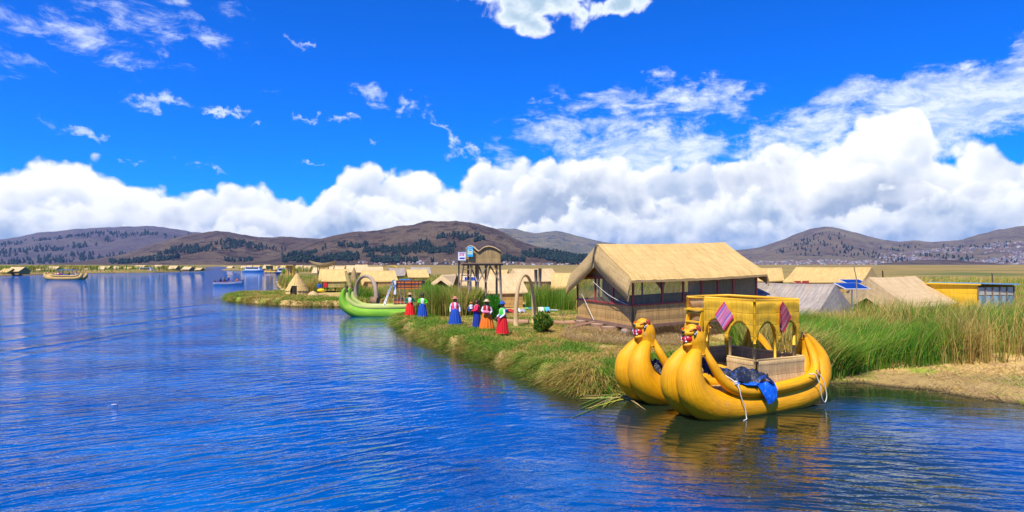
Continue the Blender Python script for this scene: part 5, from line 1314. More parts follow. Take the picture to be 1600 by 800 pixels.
def stack(px, Y, ybase, ytop, r, label, m='arch'):
    c = at(px, Y); zt = zof(ytop, Y); b = MB(); b.lathe([(r, GZ - .2), (r * .8, GZ + (zt - GZ) * .35), (r * .45, GZ + (zt - GZ) * .7), (.05, zt)], 18, wob=lambda a, z: 1 + .06 * math.sin(a * 5) + .04 * math.sin(a * 11)); o_ = b.build('reed_stack', M[m]); o_.location = (c.x, Y, 0); return tag(o_, label, 'reed stack')
stack(553, 84, 440, 417.5, .75, 'tall pointed reed stack behind the green bow', 'tower'); stack(489, 67, 464, 454.5, .72, 'low rounded straw heap beside the seated woman'); 
b = MB(); pts = spline([(540, 424), (543, 433), (547, 446), (550, 458)], 5)
b.tube([(at(p[0], 66).x, 66, zof(p[1], 66)) for p in pts], [.12 + .10 * math.sin(i / (len(pts) - 1) * 3) for i in range(len(pts))], 10); tag(b.build('reed_bundle_post', M['wall_green']), 'curved green reed bundle leaning at the right end of the raised yellowish hut', 'reed bundle')
for k, (px, yt) in enumerate(((838, 421), (843, 419.5))):
    b = MB(); b.tube([(at(px, 58).x, 58, .3), (at(px + (k * 2 - 1) * .8, 58).x, 58, zof(yt, 58))], [.10, .16], 9); tag(b.build('upright_reed_bundle', M['arch_grey']), ['left one of two upright dry reed bundles behind the pale arch', 'right one of two upright dry reed bundles behind the pale arch'][k], 'reed bundle')
def canopy():
    Y = 96.0; x0, x1 = at(483, Y).x, at(527, Y).x; root = empty('boat_shaped_lookout', ((x0 + x1) / 2, Y, GZ), 0, 'reed boat shaped platform raised on posts above the roofs', 'lookout')
    L = x1 - x0; zc = zof(413.5, Y) - GZ; b = MB(); rows = []; uv = []; n = 26
    for i in range(n + 1):
        f = i / n * 2 - 1; w = .62 * (1 - abs(f) ** 2.4) + .03; up = .38 * abs(f) ** 2.2; row = []; u_ = []
        for k in range(9):
            a = math.pi * k / 8; row.append(Vector((f * L / 2, -math.cos(a) * w, zc + .18 + up - math.sin(a) * (.62 * (1 - abs(f) ** 2.0) + .03)))); u_.append((k * .2, f * 2))
        rows.append(row); uv.append(u_)
    b.grid(rows, uv); b.grid([[p + Vector((0, 0, .07)) for p in r[::-1]] for r in rows], uv); b.build('hull', M['arch'], root)
    for dx in (-.7, .7):
        for dy in (-.4, .4): b = MB(); b.tube([(dx, dy, -.2), (dx, dy, zc - .3)], .07, 7); b.build('post', M['wood'], root)
canopy()
def dome():
    Y = 135; x0, x1 = at(594, Y).x, at(621, Y).x; root = empty('arched_canopy', ((x0 + x1) / 2, Y, GZ), 0, 'bright yellow arched canopy in the back of the village', 'canopy')
    b = MB(); rows = []; uv = []
    for i in range(15):
        a = math.pi * i / 14; x = -math.cos(a) * (x1 - x0) / 2; z = math.sin(a) * .75 + zof(420, Y) - GZ; rows.append([Vector((x, -1.2, z)), Vector((x, 1.2, z))]); uv.append([(i * .2, 0), (i * .2, 2)])
    b.grid(rows, uv); b.grid([[p - Vector((0, 0, .1)) for p in r[::-1]] for r in rows], uv); b.build('roof', M['wall_yellow'], root)
    for x in (-1.4, 1.4):
        b = MB(); b.tube([(x, -1, -.3), (x, -1, 1.5)], .08, 6); b.build('post', M['wood'], root)
    b = MB(); b.box((0, 0, .9), ((x1 - x0) * .8, 2, 1.6)); b.build('wall', M['wall_yellow'], root)
dome()

# ------------------------------------------------------------------ small things on the straw in front of the huts
def cloth_heap(name, label, px, py, w, d, h, mats, seed, z=GZ, cat='cloth', Y=None):
    p = gp(px, py, z); rr = random.Random(seed); root = empty(name, p, rr.uniform(-.4, .4), label, cat)
    for k, m_ in enumerate(mats):
        b = MB(); rows = []; uv = []; ox = (k - (len(mats) - 1) / 2) * w / max(1, len(mats)) * 1.0
        ww = w / len(mats) * .72
        for i in range(9):
            r_ = []
            for j in range(9):
                x, y = i / 8 * 2 - 1, j / 8 * 2 - 1; q = max(0, 1 - (x * x + y * y) * .55)
                r_.append(Vector((ox + x * ww, y * d / 2, h * q + .05 * mnoise.noise(Vector((x * 2 + seed, y * 2, k))) - (.06 if q < .3 else 0))))
            rows.append(r_); uv.append([(i, j) for j in range(9)])
        b.grid(rows, uv); b.build('cloth', m_, root)
    return root
cB = plain('blue_cloth', (.03, .16, .48), .9); cW = plain('white_cloth', (.68, .68, .70), .9); cG = plain('green_cloth', (.10, .42, .12), .9); cR = plain('red_cloth', (.45, .03, .03), .9); cC = plain('cyan_cloth', (.10, .40, .66), .9); cK = plain('dark_cloth', (.03, .03, .04), .9)
tb = gp(849.5, 490); root = empty('market_block', tb, R(4), 'dark brown straw block used as a stall, draped with bright cloths', 'stall')
b = MB(); b.box((0, .3, .17), (.85, .7, .40)); b.build('block', plain('brown_block', (.10, .055, .035), .95, .3), root)
def drape(cx, w, mats_, lab, top=GZ + .38):
    b = MB(); rows = []; uv = []
    for i in range(9):
        x = tb.x + cx + (i / 8 - .5) * w; k = .012 * math.sin(i * 2.1)
        rows.append([Vector((x, tb.y + .5, top + .03)), Vector((x, tb.y - .03, top + .03 + k)), Vector((x, tb.y - .09, top + k)), Vector((x + .02, tb.y - .10 + k, top - .2 - .05 * math.sin(i)))]); uv.append([(i, j) for j in range(4)])
    b.grid(rows, uv); tag(b.build('draped_cloth', mats_), lab, 'cloth')
drape(-.30, .16, plain('lime_cloth', (.5, .55, .25), .9), 'pale lime cloth at the left end of the brown stall block'); drape(-.12, .22, cW, 'white cloth on the brown stall block, second from the left'); drape(.08, .12, cG, 'green cloth in the middle of the brown stall block'); drape(.26, .26, cC, 'sky blue cloth hanging at the right end of the brown stall block')
b = MB(); p = gp(845, 481); b.slab([p + Vector((-.3, .4, .05)), p + Vector((.45, .4, .05)), p + Vector((.62, .7, .62)), p + Vector((.1, .7, .28))], .02); tag(b.build('grey_tarp', plain('grey_tarp', (.36, .40, .38), .6)), 'small grey tarp propped up behind the brown stall block', 'tarp')
for px, py, l, a, lab in ((864, 487, .75, -22, 'short white board lying left of the other white boards'), (873, 478, .8, -20, 'upper white board lying on the straw'), (882, 481, 1.0, -24, 'long white board lying nearest the hall')):
    b = MB(); b.box((0, 0, .03), (l, .16, .04), None); o_ = b.build('white_board', plain('board_white', (.62, .67, .76), .6)); o_.location = gp(px, py); o_.location.z = GZ + .1; o_.rotation_euler = (0, 0, R(a)); tag(o_, lab, 'board')
cloth_heap('laundry_heap', 'grey and white bundle on the ground right of the tower hut', 813.5, 489, .6, .4, .30, [cW, plain('grey_cloth', (.3, .32, .38), .9)], 3)
cloth_heap('laundry_heap', 'small green and blue heap by the corner of the tower hut', 826, 484, .5, .4, .18, [cG, cB], 5)
cloth_heap('laundry_heap', 'blue and red bundle beside the woman in the blue hat', 793, 489, .7, .5, .30, [cB, cR], 7)
cloth_heap('laundry_heap', 'dark scattered things behind the stall block', 862, 477, .8, .4, .22, [cK, cB, cR], 8)
b = MB(); p = gp(778, 503); b.lathe([(.10, 0), (.17, .06), (.18, .2), (.15, .26), (.13, .24)], 14, wob=lambda a, z: 1 + .05 * math.sin(3 * a)); o_ = b.build('black_pot', M['hair']); o_.location = (p.x, p.y, GZ + .02); tag(o_, 'round black pot on the straw behind the woman in the blue hat', 'pot')
b = MB(); p = gp(877, 484); q = gp(886.5, 521); b.tube([(q.x, q.y, GZ - .1), (at(881, q.y + .1).x, q.y + .15, GZ + .62), (at(877, q.y).x, q.y + .3, GZ + 1.18)], [.022, .02, .014], 7); tag(b.build('thin_stick', M['wood']), 'thin crooked stick standing in the straw left of the hall', 'stick')
def log(pxs, r, label, z=GZ + .1):
    b = MB(); b.tube([tuple(Vector(gp(a, c, z))) for a, c in pxs], r, 12); tag(b.build('ground_log', plain('pinkish_log', (.40, .22, .12), .9, .25)), label, 'log')
log([(786, 501.5), (804, 503), (826, 503.5)], .14, 'rounded log lying on the straw left of the pale arch foot'); log([(862, 504), (880, 505), (903, 503.5)], .13, 'long rounded log lying between the bush and the hall')

# ------------------------------------------------------------------ bushes: leaf clumps on stems
def leafmat(name, c1, c2, tr=.35):
    m, t, b, o = newmat(name); a = t.new('ShaderNodeAttribute'); a.attribute_name = 'Col'
    t.put(b.inputs['Base Color'], a.outputs['Color']); b.inputs['Roughness'].default_value = .6; b.inputs['Specular IOR Level'].default_value = .25
    tr_ = t.new('ShaderNodeBsdfTranslucent'); t.l.new(a.outputs['Color'], tr_.inputs[0]); mx = t.new('ShaderNodeMixShader'); mx.inputs[0].default_value = tr
    t.l.new(b.outputs[0], mx.inputs[1]); t.l.new(tr_.outputs[0], mx.inputs[2]); t.l.new(mx.outputs[0], o.inputs[0]); return m
MLEAF = leafmat('leaf', None, None)
def blades(name, base, hgt, wid, lean, curl, cols, mat, parent=None, seg=3, seed=0, tipdrop=0.0):
    """flat tapered stalks; base Nx3, lean Nx2 horizontal offset of the tip (m), cols Nx3"""
    n = len(base); r = np.random.default_rng(seed); a = r.random(n) * 2 * math.pi
    side = np.stack([np.cos(a), np.sin(a), np.zeros(n)], 1) * (wid[:, None] * .5)
    V = []; F_ = []; C = []
    for k in range(seg + 1):
        f = k / seg; bend = f ** curl
        c = base + np.stack([lean[:, 0] * bend, lean[:, 1] * bend, hgt * f - tipdrop * hgt * f ** 3], 1)
        w = (1 - f) ** .7 if k < seg else 0.12
        V.append(c - side * w); V.append(c + side * w)
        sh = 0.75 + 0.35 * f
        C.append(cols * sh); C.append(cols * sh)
    V = np.stack(V, 1).reshape(-1, 3); C = np.clip(np.stack(C, 1).reshape(-1, 3), 0, 1)
    K = 2 * (seg + 1); b0 = (np.arange(n) * K)[:, None]
    f = np.concatenate([np.stack([b0[:, 0] + 2 * k, b0[:, 0] + 2 * k + 1, b0[:, 0] + 2 * k + 3, b0[:, 0] + 2 * k + 2], 1) for k in range(seg)], 0)
    return np_mesh(name, V, f, mat, parent, smooth=False, cols=C)
def bush(name, label, p, rx, rz, n, seed, pal, spiky=0.0, cat='bush'):
    root = empty(name, p, 0, label, cat); r = np.random.default_rng(seed)
    d = r.normal(size=(n, 3)); d /= np.linalg.norm(d, axis=1)[:, None]; rad = r.random(n) ** .45
    lob = 1 + .22 * np.sin(d[:, 0] * 5 + seed) * np.cos(d[:, 1] * 4 + d[:, 2] * 6)
    P_ = d * (rad * lob)[:, None] * np.array([rx, rx, rz]); P_[:, 2] += rz * .92; P_[:, 2] = np.maximum(P_[:, 2], .02)
    pal = np.array(pal); c = pal[r.integers(0, len(pal), n)] * (.75 + .5 * r.random((n, 1)))
    lf = r.normal(size=(n, 2)) * (.05) + d[:, :2] * .05
    blades('leaves', P_, (.07 + .09 * r.random(n)) * (1 + spiky * 2), .035 + .02 * r.random(n), lf, 1.0, c, MLEAF, root, seg=2, seed=seed)
    b = MB(); rr = random.Random(seed)
    for k in range(7): a = rr.uniform(0, 6.28); b.tube([(0, 0, -.1), (rx * .4 * math.cos(a), rx * .4 * math.sin(a), rz), (rx * .6 * math.cos(a), rx * .6 * math.sin(a), rz * 1.6)], [.02, .014, .006], 6)
    b.build('stems', M['wood'], root); return root
bp = gp(848, 519); bush('bush', 'rounded green bush dotted with yellow flowers beside the pale arch', bp, .42, .46, 5200, 3, [(.05, .20, .02), (.08, .27, .025), (.04, .15, .02), (.10, .30, .03), (.50, .40, .03)] )
bush('bush', 'bright green leafy bush behind the women in front of the tower hut', gp(770, 500), .50, .68, 5200, 5, [(.06, .30, .015), (.09, .40, .02), (.05, .22, .015)], spiky=.6)
bush('bush', 'yellow green bush behind the orange slatted cabin', at(664, 58), .75, .9, 2600, 6, [(.16, .34, .02), (.22, .40, .03), (.10, .25, .02)], spiky=.4)

# ------------------------------------------------------------------ boats and huts far across the water
def far_reed_boat():
    Y = 158.0; x0, x1 = at(71, Y).x, at(129, Y).x; L = x1 - x0; root = empty('far_reed_boat', (x0, Y, 0), 0, 'distant tan twin hulled reed boat carrying passengers across the lake', 'boat')
    for v in (0, 1.8):
        b = MB(); bundle(b, [(.1 - v * .35, v, 1.9, .15), (-.25 - v * .35 + .2, v, 1.2, .45), (.6, v, .55, .6), (2.0, v, .35, .62), (L * .6, v, .35, .62), (L - 1.0, v, .5, .6), (L - .3, v, 1.1, .4), (L - .5, v, 1.7, .15)], 14); b.build('reed_bundle', M['boat_tan'], root)
        b = MB(); bundle(b, [(1.3 - v * .2, v - .3, 1.7, .14), (1.9, v - .35, 1.15, .2), (3.2, v - .4, .95, .2), (L - 1.5, v - .4, 1.0, .2), (L - .8, v - .3, 1.5, .15)], 10); b.build('rim_roll', M['boat_tan'], root)
    b = MB(); b.box((L * .5, .9, .95), (L * .7, 2.2, .12)); b.build('deck', M['boat_tan'], root)
    for x in (L * .35, L * .72):
        for y in (.1, 1.7): b = MB(); b.tube([(x, y, .9), (x, y, 2.4)], .06, 6); b.build('post', M['wood'], root)
    b = MB(); b.box((L * .55, .9, 2.42), (L * .42, 2.0, .12)); b.build('canopy', M['blue'], root)
    return root
FB = far_reed_boat()
def simple_boat(name, label, px0, px1, py, wid, hgt, hullm, cabin=None, roofm=None, cabz=(.5, 1.7), cab=(.2, .85), Yo=None, bowup=.25, stripe=None, cat='boat'):
    Y = Yo or H * F / (py - HY); x0, x1 = at(px0, Y).x, at(px1, Y).x; L = x1 - x0; root = empty(name, ((x0 + x1) / 2, Y, 0), 0, label, cat)
    b = MB(); n = 18; rows = []; uv = []
    for i in range(n + 1):
        f = i / n; x = -L / 2 + L * f; w = wid / 2 * (1 - max(0, (f - .6) / .4) ** 2.2) * (1 if f > .03 else .85); z = hgt + bowup * max(0, (f - .5) / .5) ** 1.6
        rows.append([Vector((x, -w, z)), Vector((x, -w * .97, -.1)), Vector((x - .1 * f, 0, -.25)), Vector((x, w * .97, -.1)), Vector((x, w, z))]); uv.append([(x, k) for k in range(5)])
    b.grid(rows, uv); b.grid([[r[4] - Vector((0, 0, .05)), (r[0] + r[4]) / 2 - Vector((0, 0, .1)), r[0] - Vector((0, 0, .05))] for r in rows], [u[:3] for u in uv]); b.face([rows[0][k] for k in range(5)]); b.build('hull', hullm, root)
    b = MB(); b.tube([r[0] for r in rows] + [r[4] for r in rows[::-1]], .04, 6); b.build('gunwale', stripe or hullm, root)
    if cabin:
        xa, xb = -L / 2 + L * cab[0], -L / 2 + L * cab[1]; b = MB()
        w = wid * .38; za, zb = cabz
        b.hexa([Vector(p) for p in [(xa, -w, za), (xb, -w, za), (xb, w, za), (xa, w, za), (xa + .1, -w * .92, zb), (xb - .5, -w * .92, zb), (xb - .5, w * .92, zb), (xa + .1, w * .92, zb)]]); b.build('cabin', cabin, root)
        b = MB(); b.box(((xa + xb) / 2 - .2, 0, zb + .05), (xb - xa, wid * .82, .08)); b.build('roof', roofm, root)
        nw = max(3, int((xb - xa) / 1.2))
        for k in range(nw):
            x = xa + .4 + (xb - xa - 1.2) * (k + .5) / nw; b = MB(); b.box((x, -w - .005, za + (zb - za) * .6), (.7 * (xb - xa) / nw, .04, (zb - za) * .42)); b.build('window', MBK, root)
    return root
wh = plain('boat_white', (.72, .74, .76), .4, .06); gb = plain('boat_grey', (.42, .42, .45), .4, .1)
SPB = simple_boat('motor_boat', 'grey open motor boat with four people crossing the lake', 335, 381, 445, 1.5, .55, plain('boat_light', (.55, .55, .58), .4, .1), Yo=118, bowup=.45, stripe=plain('maroon_stripe', (.25, .06, .06)))
b = MB(); b.box((-2.6, 0, .55), (.3, .35, .5)); b.tube([(-2.6, 0, .4), (-2.75, 0, -.3)], .08, 8); b.build('outboard_motor', MBK, SPB)
simple_boat('tour_boat', 'white cabin tour boat moored at the distant left shore', 216, 244, 424, 3.0, .9, wh, wh, wh, (.8, 2.2), (.12, .8), Yo=300)
simple_boat('tour_boat', 'long white and blue tour boat by the far huts in the channel', 381, 412, 424, 3.2, 1.0, plain('pale_blue_hull', (.35, .52, .66), .4), wh, wh, (.9, 2.4), (.1, .85), Yo=320)
simple_boat('tour_boat', 'white roofed boat with a blue hull behind the moored reed barge', 433, 452, 426, 2.6, .8, plain('blue_hull', (.03, .10, .36), .4), wh, wh, (.7, 2.3), (.1, .9), Yo=255)
simple_boat('moored_skiff', 'small white prowed skiff moored left of the cone shelter', 434, 447, 444, 1.4, .45, wh, Yo=125, bowup=.1)
simple_boat('moored_skiff', 'dark wooden skiff moored close behind the cone shelter', 441, 460, 446.5, 1.5, .45, plain('dark_hull', (.10, .07, .06)), Yo=112, bowup=.3)
def barge(px0, px1, Y, zt, label, m='wall_green'):
    x0, x1 = at(px0, Y).x, at(px1, Y).x; L = x1 - x0; root = empty('reed_barge', ((x0 + x1) / 2, Y, 0), 0, label, 'boat')
    b = MB(); bundle(b, [(-L / 2, 0, .7, .15), (-L / 2 + .8, 0, .35, .4), (0, 0, .3, .5), (L / 2 - .8, 0, .35, .4), (L / 2, 0, .7, .15)], 12); b.build('hull', M['boat_tan'], root)
    for x in (-L * .32, 0, L * .32):
        for y in (-.7, .7): b = MB(); b.tube([(x, y, .5), (x, y, zt)], .09, 6); b.build('post', M['yrail'], root)
    b = MB(); b.box((0, 0, zt), (L * .78, 2.0, .25)); b.build('roof', M[m], root)
    b = MB(); b.box((-L * .1, .3, (zt + .6) / 2 + .2), (L * .5, .9, (zt - .6) * .8)); b.build('cabin', M['wall_green'], root)
barge(413, 433, 285, 3.2, 'tan reed barge with yellow posts moored at the far huts'); barge(446, 462, 140, 3.6, 'tall weathered reed barge with an upper deck behind the cone shelter', 'tower')
# distant huts on the low shores
FH = [(20, 22, 426, 417.5, 220, 'roof_pale', 'pale hut at the far left edge of the shore'), (6, 14, 427, 420, 218, 'roof', 'brown hut cut by the left edge of the picture'),
      (58, 10, 424, 420.5, 250, 'roof_pale', 'tiny pale hut in the reeds between the two big far left huts'), (78, 18, 425, 416.5, 262, 'roof_pale', 'wide roofed hut behind the bow of the distant reed boat'), (95, 9, 424, 418, 290, 'roof_pale', 'small cream hut right behind the distant reed boat'),
      (104, 10, 424, 418.5, 280, 'roof', 'golden hut above the blue canopy of the distant reed boat'), (121, 10, 423, 418.8, 300, 'roof_pale', 'small pale hut right of the blue canopy'), (131, 11, 423, 419.2, 290, 'roof_pale', 'low pale hut right of the distant reed boat stern'),
      (159, 17, 424, 416, 290, 'roof_pale', 'yellow walled hut at the middle of the left shore'), (179, 12, 424, 416.3, 300, 'roof_pale', 'cream hut beside the yellow walled hut'), (196, 12, 424, 417.4, 305, 'roof', 'golden hut left of the white tour boat'),
      (215, 17, 423, 414.6, 330, 'roof_pale', 'long pale roof above the white tour boat'), (236, 9, 422, 415.6, 350, 'roof_pale', 'narrow pale roof right above the tour boat stern'), (244, 12, 422, 414.2, 345, 'roof_pale', 'cream roof just right of the white tour boat'),
      (268, 13, 423, 415.5, 330, 'roof_pale', 'pale roofed hut on the green part of the left shore'), (290, 13, 424, 416.8, 320, 'roof_pale', 'brown walled hut near the tip of the left shore'), (309, 9, 424, 418.5, 320, 'arch', 'straw mound hut at the very tip of the left shore')]
FH2 = [(358, 8, 421, 416, 440, 'roof_pale', 'small white hut alone on the far side of the channel'), (379, 8, 420, 415.5, 410, 'roof_pale', 'pale roof left above the long tour boat'), (388, 8, 420, 415, 410, 'roof_pale', 'pale roof above the middle of the long tour boat'), (399, 11, 421, 415, 390, 'roof', 'golden hut behind the long tour boat'),
       (415, 10, 422, 414, 330, 'roof_pale', 'cream roof above the far reed barge'), (428, 8, 422, 416, 300, 'wall_green', 'green reed hut right of the far reed barge'), (441, 7, 422, 415, 330, 'roof', 'golden roof above the blue hulled boat'),
       (465, 10, 421, 415, 260, 'roof_pale', 'whitish roof right behind the tip of the cone shelter'), (478, 11, 422, 415.6, 240, 'roof_pale', 'whitish roof left of the boat shaped platform'), (492, 8, 423, 418.5, 190, 'roof_pale', 'slanting cream roof under the boat shaped platform'),
       (513, 10, 423, 417, 170, 'roof_pale', 'cream roof above the raised yellowish hut, left one'), (528, 14, 423, 416.5, 160, 'roof_pale', 'cream roof above the raised yellowish hut, right one')]
for px, w, yb, yt, Y, rm, lab in FH + FH2:
    zt = zof(yt, Y) - .3; p0 = at(px - w / 2 * .85, Y); L = w * .85 * Y / 1000; D = min(4.5, L * .9 + 1.5)
    hut('far_hut', lab, (p0.x, p0.y), (L, 0), (L * .1, D), .3, zt * .50, zt, roofm=rm if rm != 'wall_green' else 'roof', wallm='wall_green' if 'green' in lab or rm == 'roof' else ('wall_yellow' if 'yellow' in lab else 'wall'), over=.3, side=.35, group='far huts on the low shores', thick=.12)
# ------------------------------------------------------------------ people
def skin_body(name, verts, edges, rad, mat, parent, sub=1, root=0):
    me = bpy.data.meshes.new(name); me.from_pydata(verts, edges, []); o = bpy.data.objects.new(name, me); COL.objects.link(o)
    md = o.modifiers.new('s', 'SKIN'); sv = me.skin_vertices[0].data
    for i, r_ in enumerate(rad): sv[i].radius = (r_, r_) if not hasattr(r_, '__len__') else r_; sv[i].use_root = (i == root)
    md.use_smooth_shade = True; sb = o.modifiers.new('b', 'SUBSURF'); sb.levels = sub; sb.render_levels = sub
    dg = bpy.context.evaluated_depsgraph_get(); nm = bpy.data.meshes.new_from_object(o.evaluated_get(dg)); o.modifiers.clear(); o.data = nm; nm.name = name
    nm.materials.clear(); nm.materials.append(mat); nm.polygons.foreach_set('use_smooth', [True] * len(nm.polygons)); o.parent = parent; return o
def arm_pts(side, elbow, wrist):
    sh = Vector((side * .17, 0, 1.235)); return sh, Vector(elbow), Vector(wrist)
def figure(root, armL, armR, head_yaw=0.0, lean=0.0, sitting=False, hand_to=(0, -1, -.3)):
    """one continuous body; arms: (elbow, wrist). Faces -Y."""
    v = []; e = []; r_ = []
    def add(p, rad, par=None):
        v.append(tuple(p)); r_.append(rad); i = len(v) - 1
        if par is not None: e.append((par, i))
        return i
    pel = add((0, 0, .84), (.13, .10)); sp = add((0, .01, 1.0), (.115, .09), pel); ch = add((0, .0, 1.17), (.135, .095), sp); nk = add((0, .0, 1.30), .048, ch); nk2 = add((0, -.005, 1.34), .045, nk)
    h1 = add((0, -.012, 1.39), .066, nk2); h2 = add((0, -.008, 1.45), .083, h1); h3 = add((0, .0, 1.515), .062, h2)
    cy, sy = math.cos(head_yaw), math.sin(head_yaw)
    fwd = Vector((sy, -cy, 0)); sd = Vector((cy, sy, 0)); hc = Vector((0, -.008, 1.445))
    add(hc + fwd * .098 + Vector((0, 0, -.012)), .011, h2)                       # nose
    for s in (-1, 1): add(hc + sd * s * .094, .013, h2)                                  # ears
    for s, arm in ((-1, armL), (1, armR)):
        sh = add((s * .165, 0, 1.225), .052, ch); el = add(arm[0], .040, sh); wr = add(arm[1], .026, el)
        d = (Vector(arm[1]) - Vector(arm[0])).normalized(); pm = Vector(arm[1]) + d * .05; pa = add(pm, (.030, .016), wr)
        sx = Vector((1, 0, 0)) - d * d.x
        if sx.length < .2: sx = Vector((0, 0, 1)) - d * d.z
        sx.normalize()
        for k, L in enumerate((.055, .066, .062, .048)):
            a = add(pm + d * .04 + sx * (k - 1.5) * .017, .008, pa); b = add(pm + d * (.04 + L) + sx * (k - 1.5) * .018 + fwd * .012, .007, a)
        add(pm + sx * (.045) * -s + d * .02, .009, pa)
    if not sitting:
        for s in (-1, 1):
            hp = add((s * .085, 0, .78), .085, pel); kn = add((s * .09, -.01, .45), .055, hp); an = add((s * .09, .01, .09), .034, kn); add((s * .10, -.11, .035), .032, an)
    else:
        for s in (-1, 1):
            hp = add((s * .09, -.03, .80), .085, pel); kn = add((s * .14, -.40, .86), .058, hp); an = add((s * .10, -.45, .48), .036, kn); add((s * .10, -.55, .45), .03, an)
    body = skin_body('body', v, e, r_, M['skin'], root)
    fc = MB()
    for s in (-1, 1): fc.ell(hc + fwd * .078 + sd * s * .032 + Vector((0, 0, .015)), (.011, .008, .007), None, 8, 6)
    fc.build('eyes', MBK, root)
    mo = MB(); mo.ell(hc + fwd * .080 + Vector((0, 0, -.045)), (.020, .008, .006), None, 8, 6); mo.build('mouth', MR2, root)
    return hc, fwd, sd
def shell(root, name, mat, z0, z1, grow=.03, open_front=0.0, armL=None, armR=None, sleeve=1.0, sl_r=.058, flare=.02):
    b = MB(); n = 28; prof = []
    for k in range(9):
        f = k / 8; z = z0 + (z1 - z0) * f
        rx = np.interp(z, [.82, .95, 1.08, 1.20, 1.26, 1.31], [.165, .135, .15, .165, .13, .06]) + grow + flare * (1 - f)
        ry = np.interp(z, [.82, .95, 1.08, 1.20, 1.26, 1.31], [.135, .11, .13, .125, .09, .055]) + grow + flare * (1 - f)
        prof.append((rx, ry, z))
    rows = []; uv = []
    a0 = -math.pi / 2 + open_front; a1 = 1.5 * math.pi - open_front
    for (rx, ry, z) in prof:
        rows.append([Vector((rx * math.cos(a0 + (a1 - a0) * i / n), ry * math.sin(a0 + (a1 - a0) * i / n), z)) for i in range(n + 1)]); uv.append([(i * .04, z) for i in range(n + 1)])
    b.grid(rows, uv)
    b.grid([[Vector((p.x * .93, p.y * .93, p.z)) for p in r[::-1]] for r in rows], uv)
    for s, arm in ((-1, armL), (1, armR)):
        if arm is None: continue
        sh = Vector((s * .15, 0, 1.235)); el = Vector(arm[0]); wr = el.lerp(Vector(arm[1]), sleeve)
        pts = spline([tuple(sh) + (sl_r * 1.15,), tuple(sh.lerp(el, .5) + Vector((s * .01, 0, 0))) + (sl_r * 1.1,), tuple(el) + (sl_r,), tuple(wr) + (sl_r * .72,)], 4)
        b.tube([p[:3] for p in pts], [p[3] for p in pts], 12)
    return b.build(name, mat, root)
def skirt(root, mat, z0=.12, z1=.99, r0=.34, r1=.155, seed=0, squash=.85):
    b = MB(); rr = random.Random(seed); ph = rr.random() * 6; rows = []; uv = []; n = 84
    for k in range(10):
        f = k / 9; z = z1 + (z0 - z1) * f; row = []
        r_ = r1 + (r0 - r1) * (f ** .62) + .0
        for i in range(n + 1):
            a = 2 * math.pi * i / n; w = 1 + (.02 + .075 * f) * math.sin(a * 14 + ph + .5 * math.sin(a * 3)) + .02 * f * math.sin(a * 5 + ph)
            row.append(Vector((r_ * w * math.cos(a), r_ * squash * w * math.sin(a), z + (.012 * math.sin(a * 9) if k == 9 else 0))))
        rows.append(row); uv.append([(i * .05, z) for i in range(n + 1)])
    b.grid(rows, uv); b.grid([[Vector((p.x * .97, p.y * .97, p.z)) for p in r[::-1]] for r in rows], uv)
    return b.build('skirt', mat, root)
def hat(root, hc, kind, mat, band=None, tilt=0):
    b = MB(); c = Vector((hc.x, hc.y, hc.z + .065))
    if kind == 'straw': prof = [(.20, -.012), (.205, -.004), (.12, .012), (.10, .02), (.098, .07), (.08, .095), (.0, .10)]
    elif kind == 'bowler': prof = [(.125, .0), (.13, .008), (.095, .014), (.094, .06), (.075, .105), (.03, .125), (.0, .127)]
    else: prof = [(.155, -.03), (.16, -.022), (.105, .01), (.10, .06), (.075, .10), (.0, .105)]
    b.lathe(prof, 24, c=c, wob=lambda a, z: 1 + .03 * math.sin(2 * a + tilt)); b.lathe([(p[0] * .96, p[1] - .008) for p in prof[::-1]], 24, c=c)
    h = b.build('hat', mat, root)
    if band: d = MB(); d.lathe([(.104, .018), (.103, .042)], 24, c=c); d.build('hat_band', band, h)
    return h
def hair(root, hc, fwd, sd, braid='back', cap=True):
    b = MB(); b.ell(hc - fwd * .038 + Vector((0, 0, .028)), (.090, .082, .084), None, 16, 10)
    for s in (-1, 1):
        d = -fwd * .08 if braid == 'back' else fwd * .10
        p = [hc + sd * s * .07 - fwd * .05, hc + sd * s * .085 + d * .6 + Vector((0, 0, -.12)), hc + sd * s * .09 + d * 1.25 + Vector((0, 0, -.28)), hc + sd * s * .09 + d * 1.35 + Vector((0, 0, -.42))]
        if braid: b.tube([tuple(x) for x in spline([tuple(q) for q in p], 5)], [.022] * 10 + [.02] * 5 + [.012], 8)
    b.build('hair', M['hair'], root)
def clothm(name, c, var=.12): return plain(name, c, .85, var, 14, bmp=.3)
C_red = clothm('red_skirt', (.74, .012, .010)); C_blue = clothm('blue_skirt', (.004, .065, .40)); C_org = clothm('orange_skirt', (.80, .17, .006)); C_dred = clothm('deep_red_skirt', (.60, .004, .012)); C_navy = clothm('navy_skirt', (.008, .03, .28))
C_wh = clothm('white_blouse', (.72, .72, .78), .05); C_pink = clothm('pink_vest', (.82, .06, .15)); C_fg = clothm('forest_cardigan', (.01, .20, .05)); C_lg = clothm('lime_cardigan', (.10, .66, .02)); C_hp = clothm('magenta_jacket', (.75, .015, .07)); C_rt = clothm('scarlet_vest', (.62, .008, .015)); C_gv = clothm('green_vest', (.06, .56, .04))
C_str = plain('straw_hat', (.62, .42, .18), .8, .15, 30); C_pst = plain('pink_straw_hat', (.62, .24, .16), .8, .15, 30); C_bh = clothm('blue_hat', (.01, .09, .35)); C_orh = clothm('orange_cap', (.85, .14, .01))
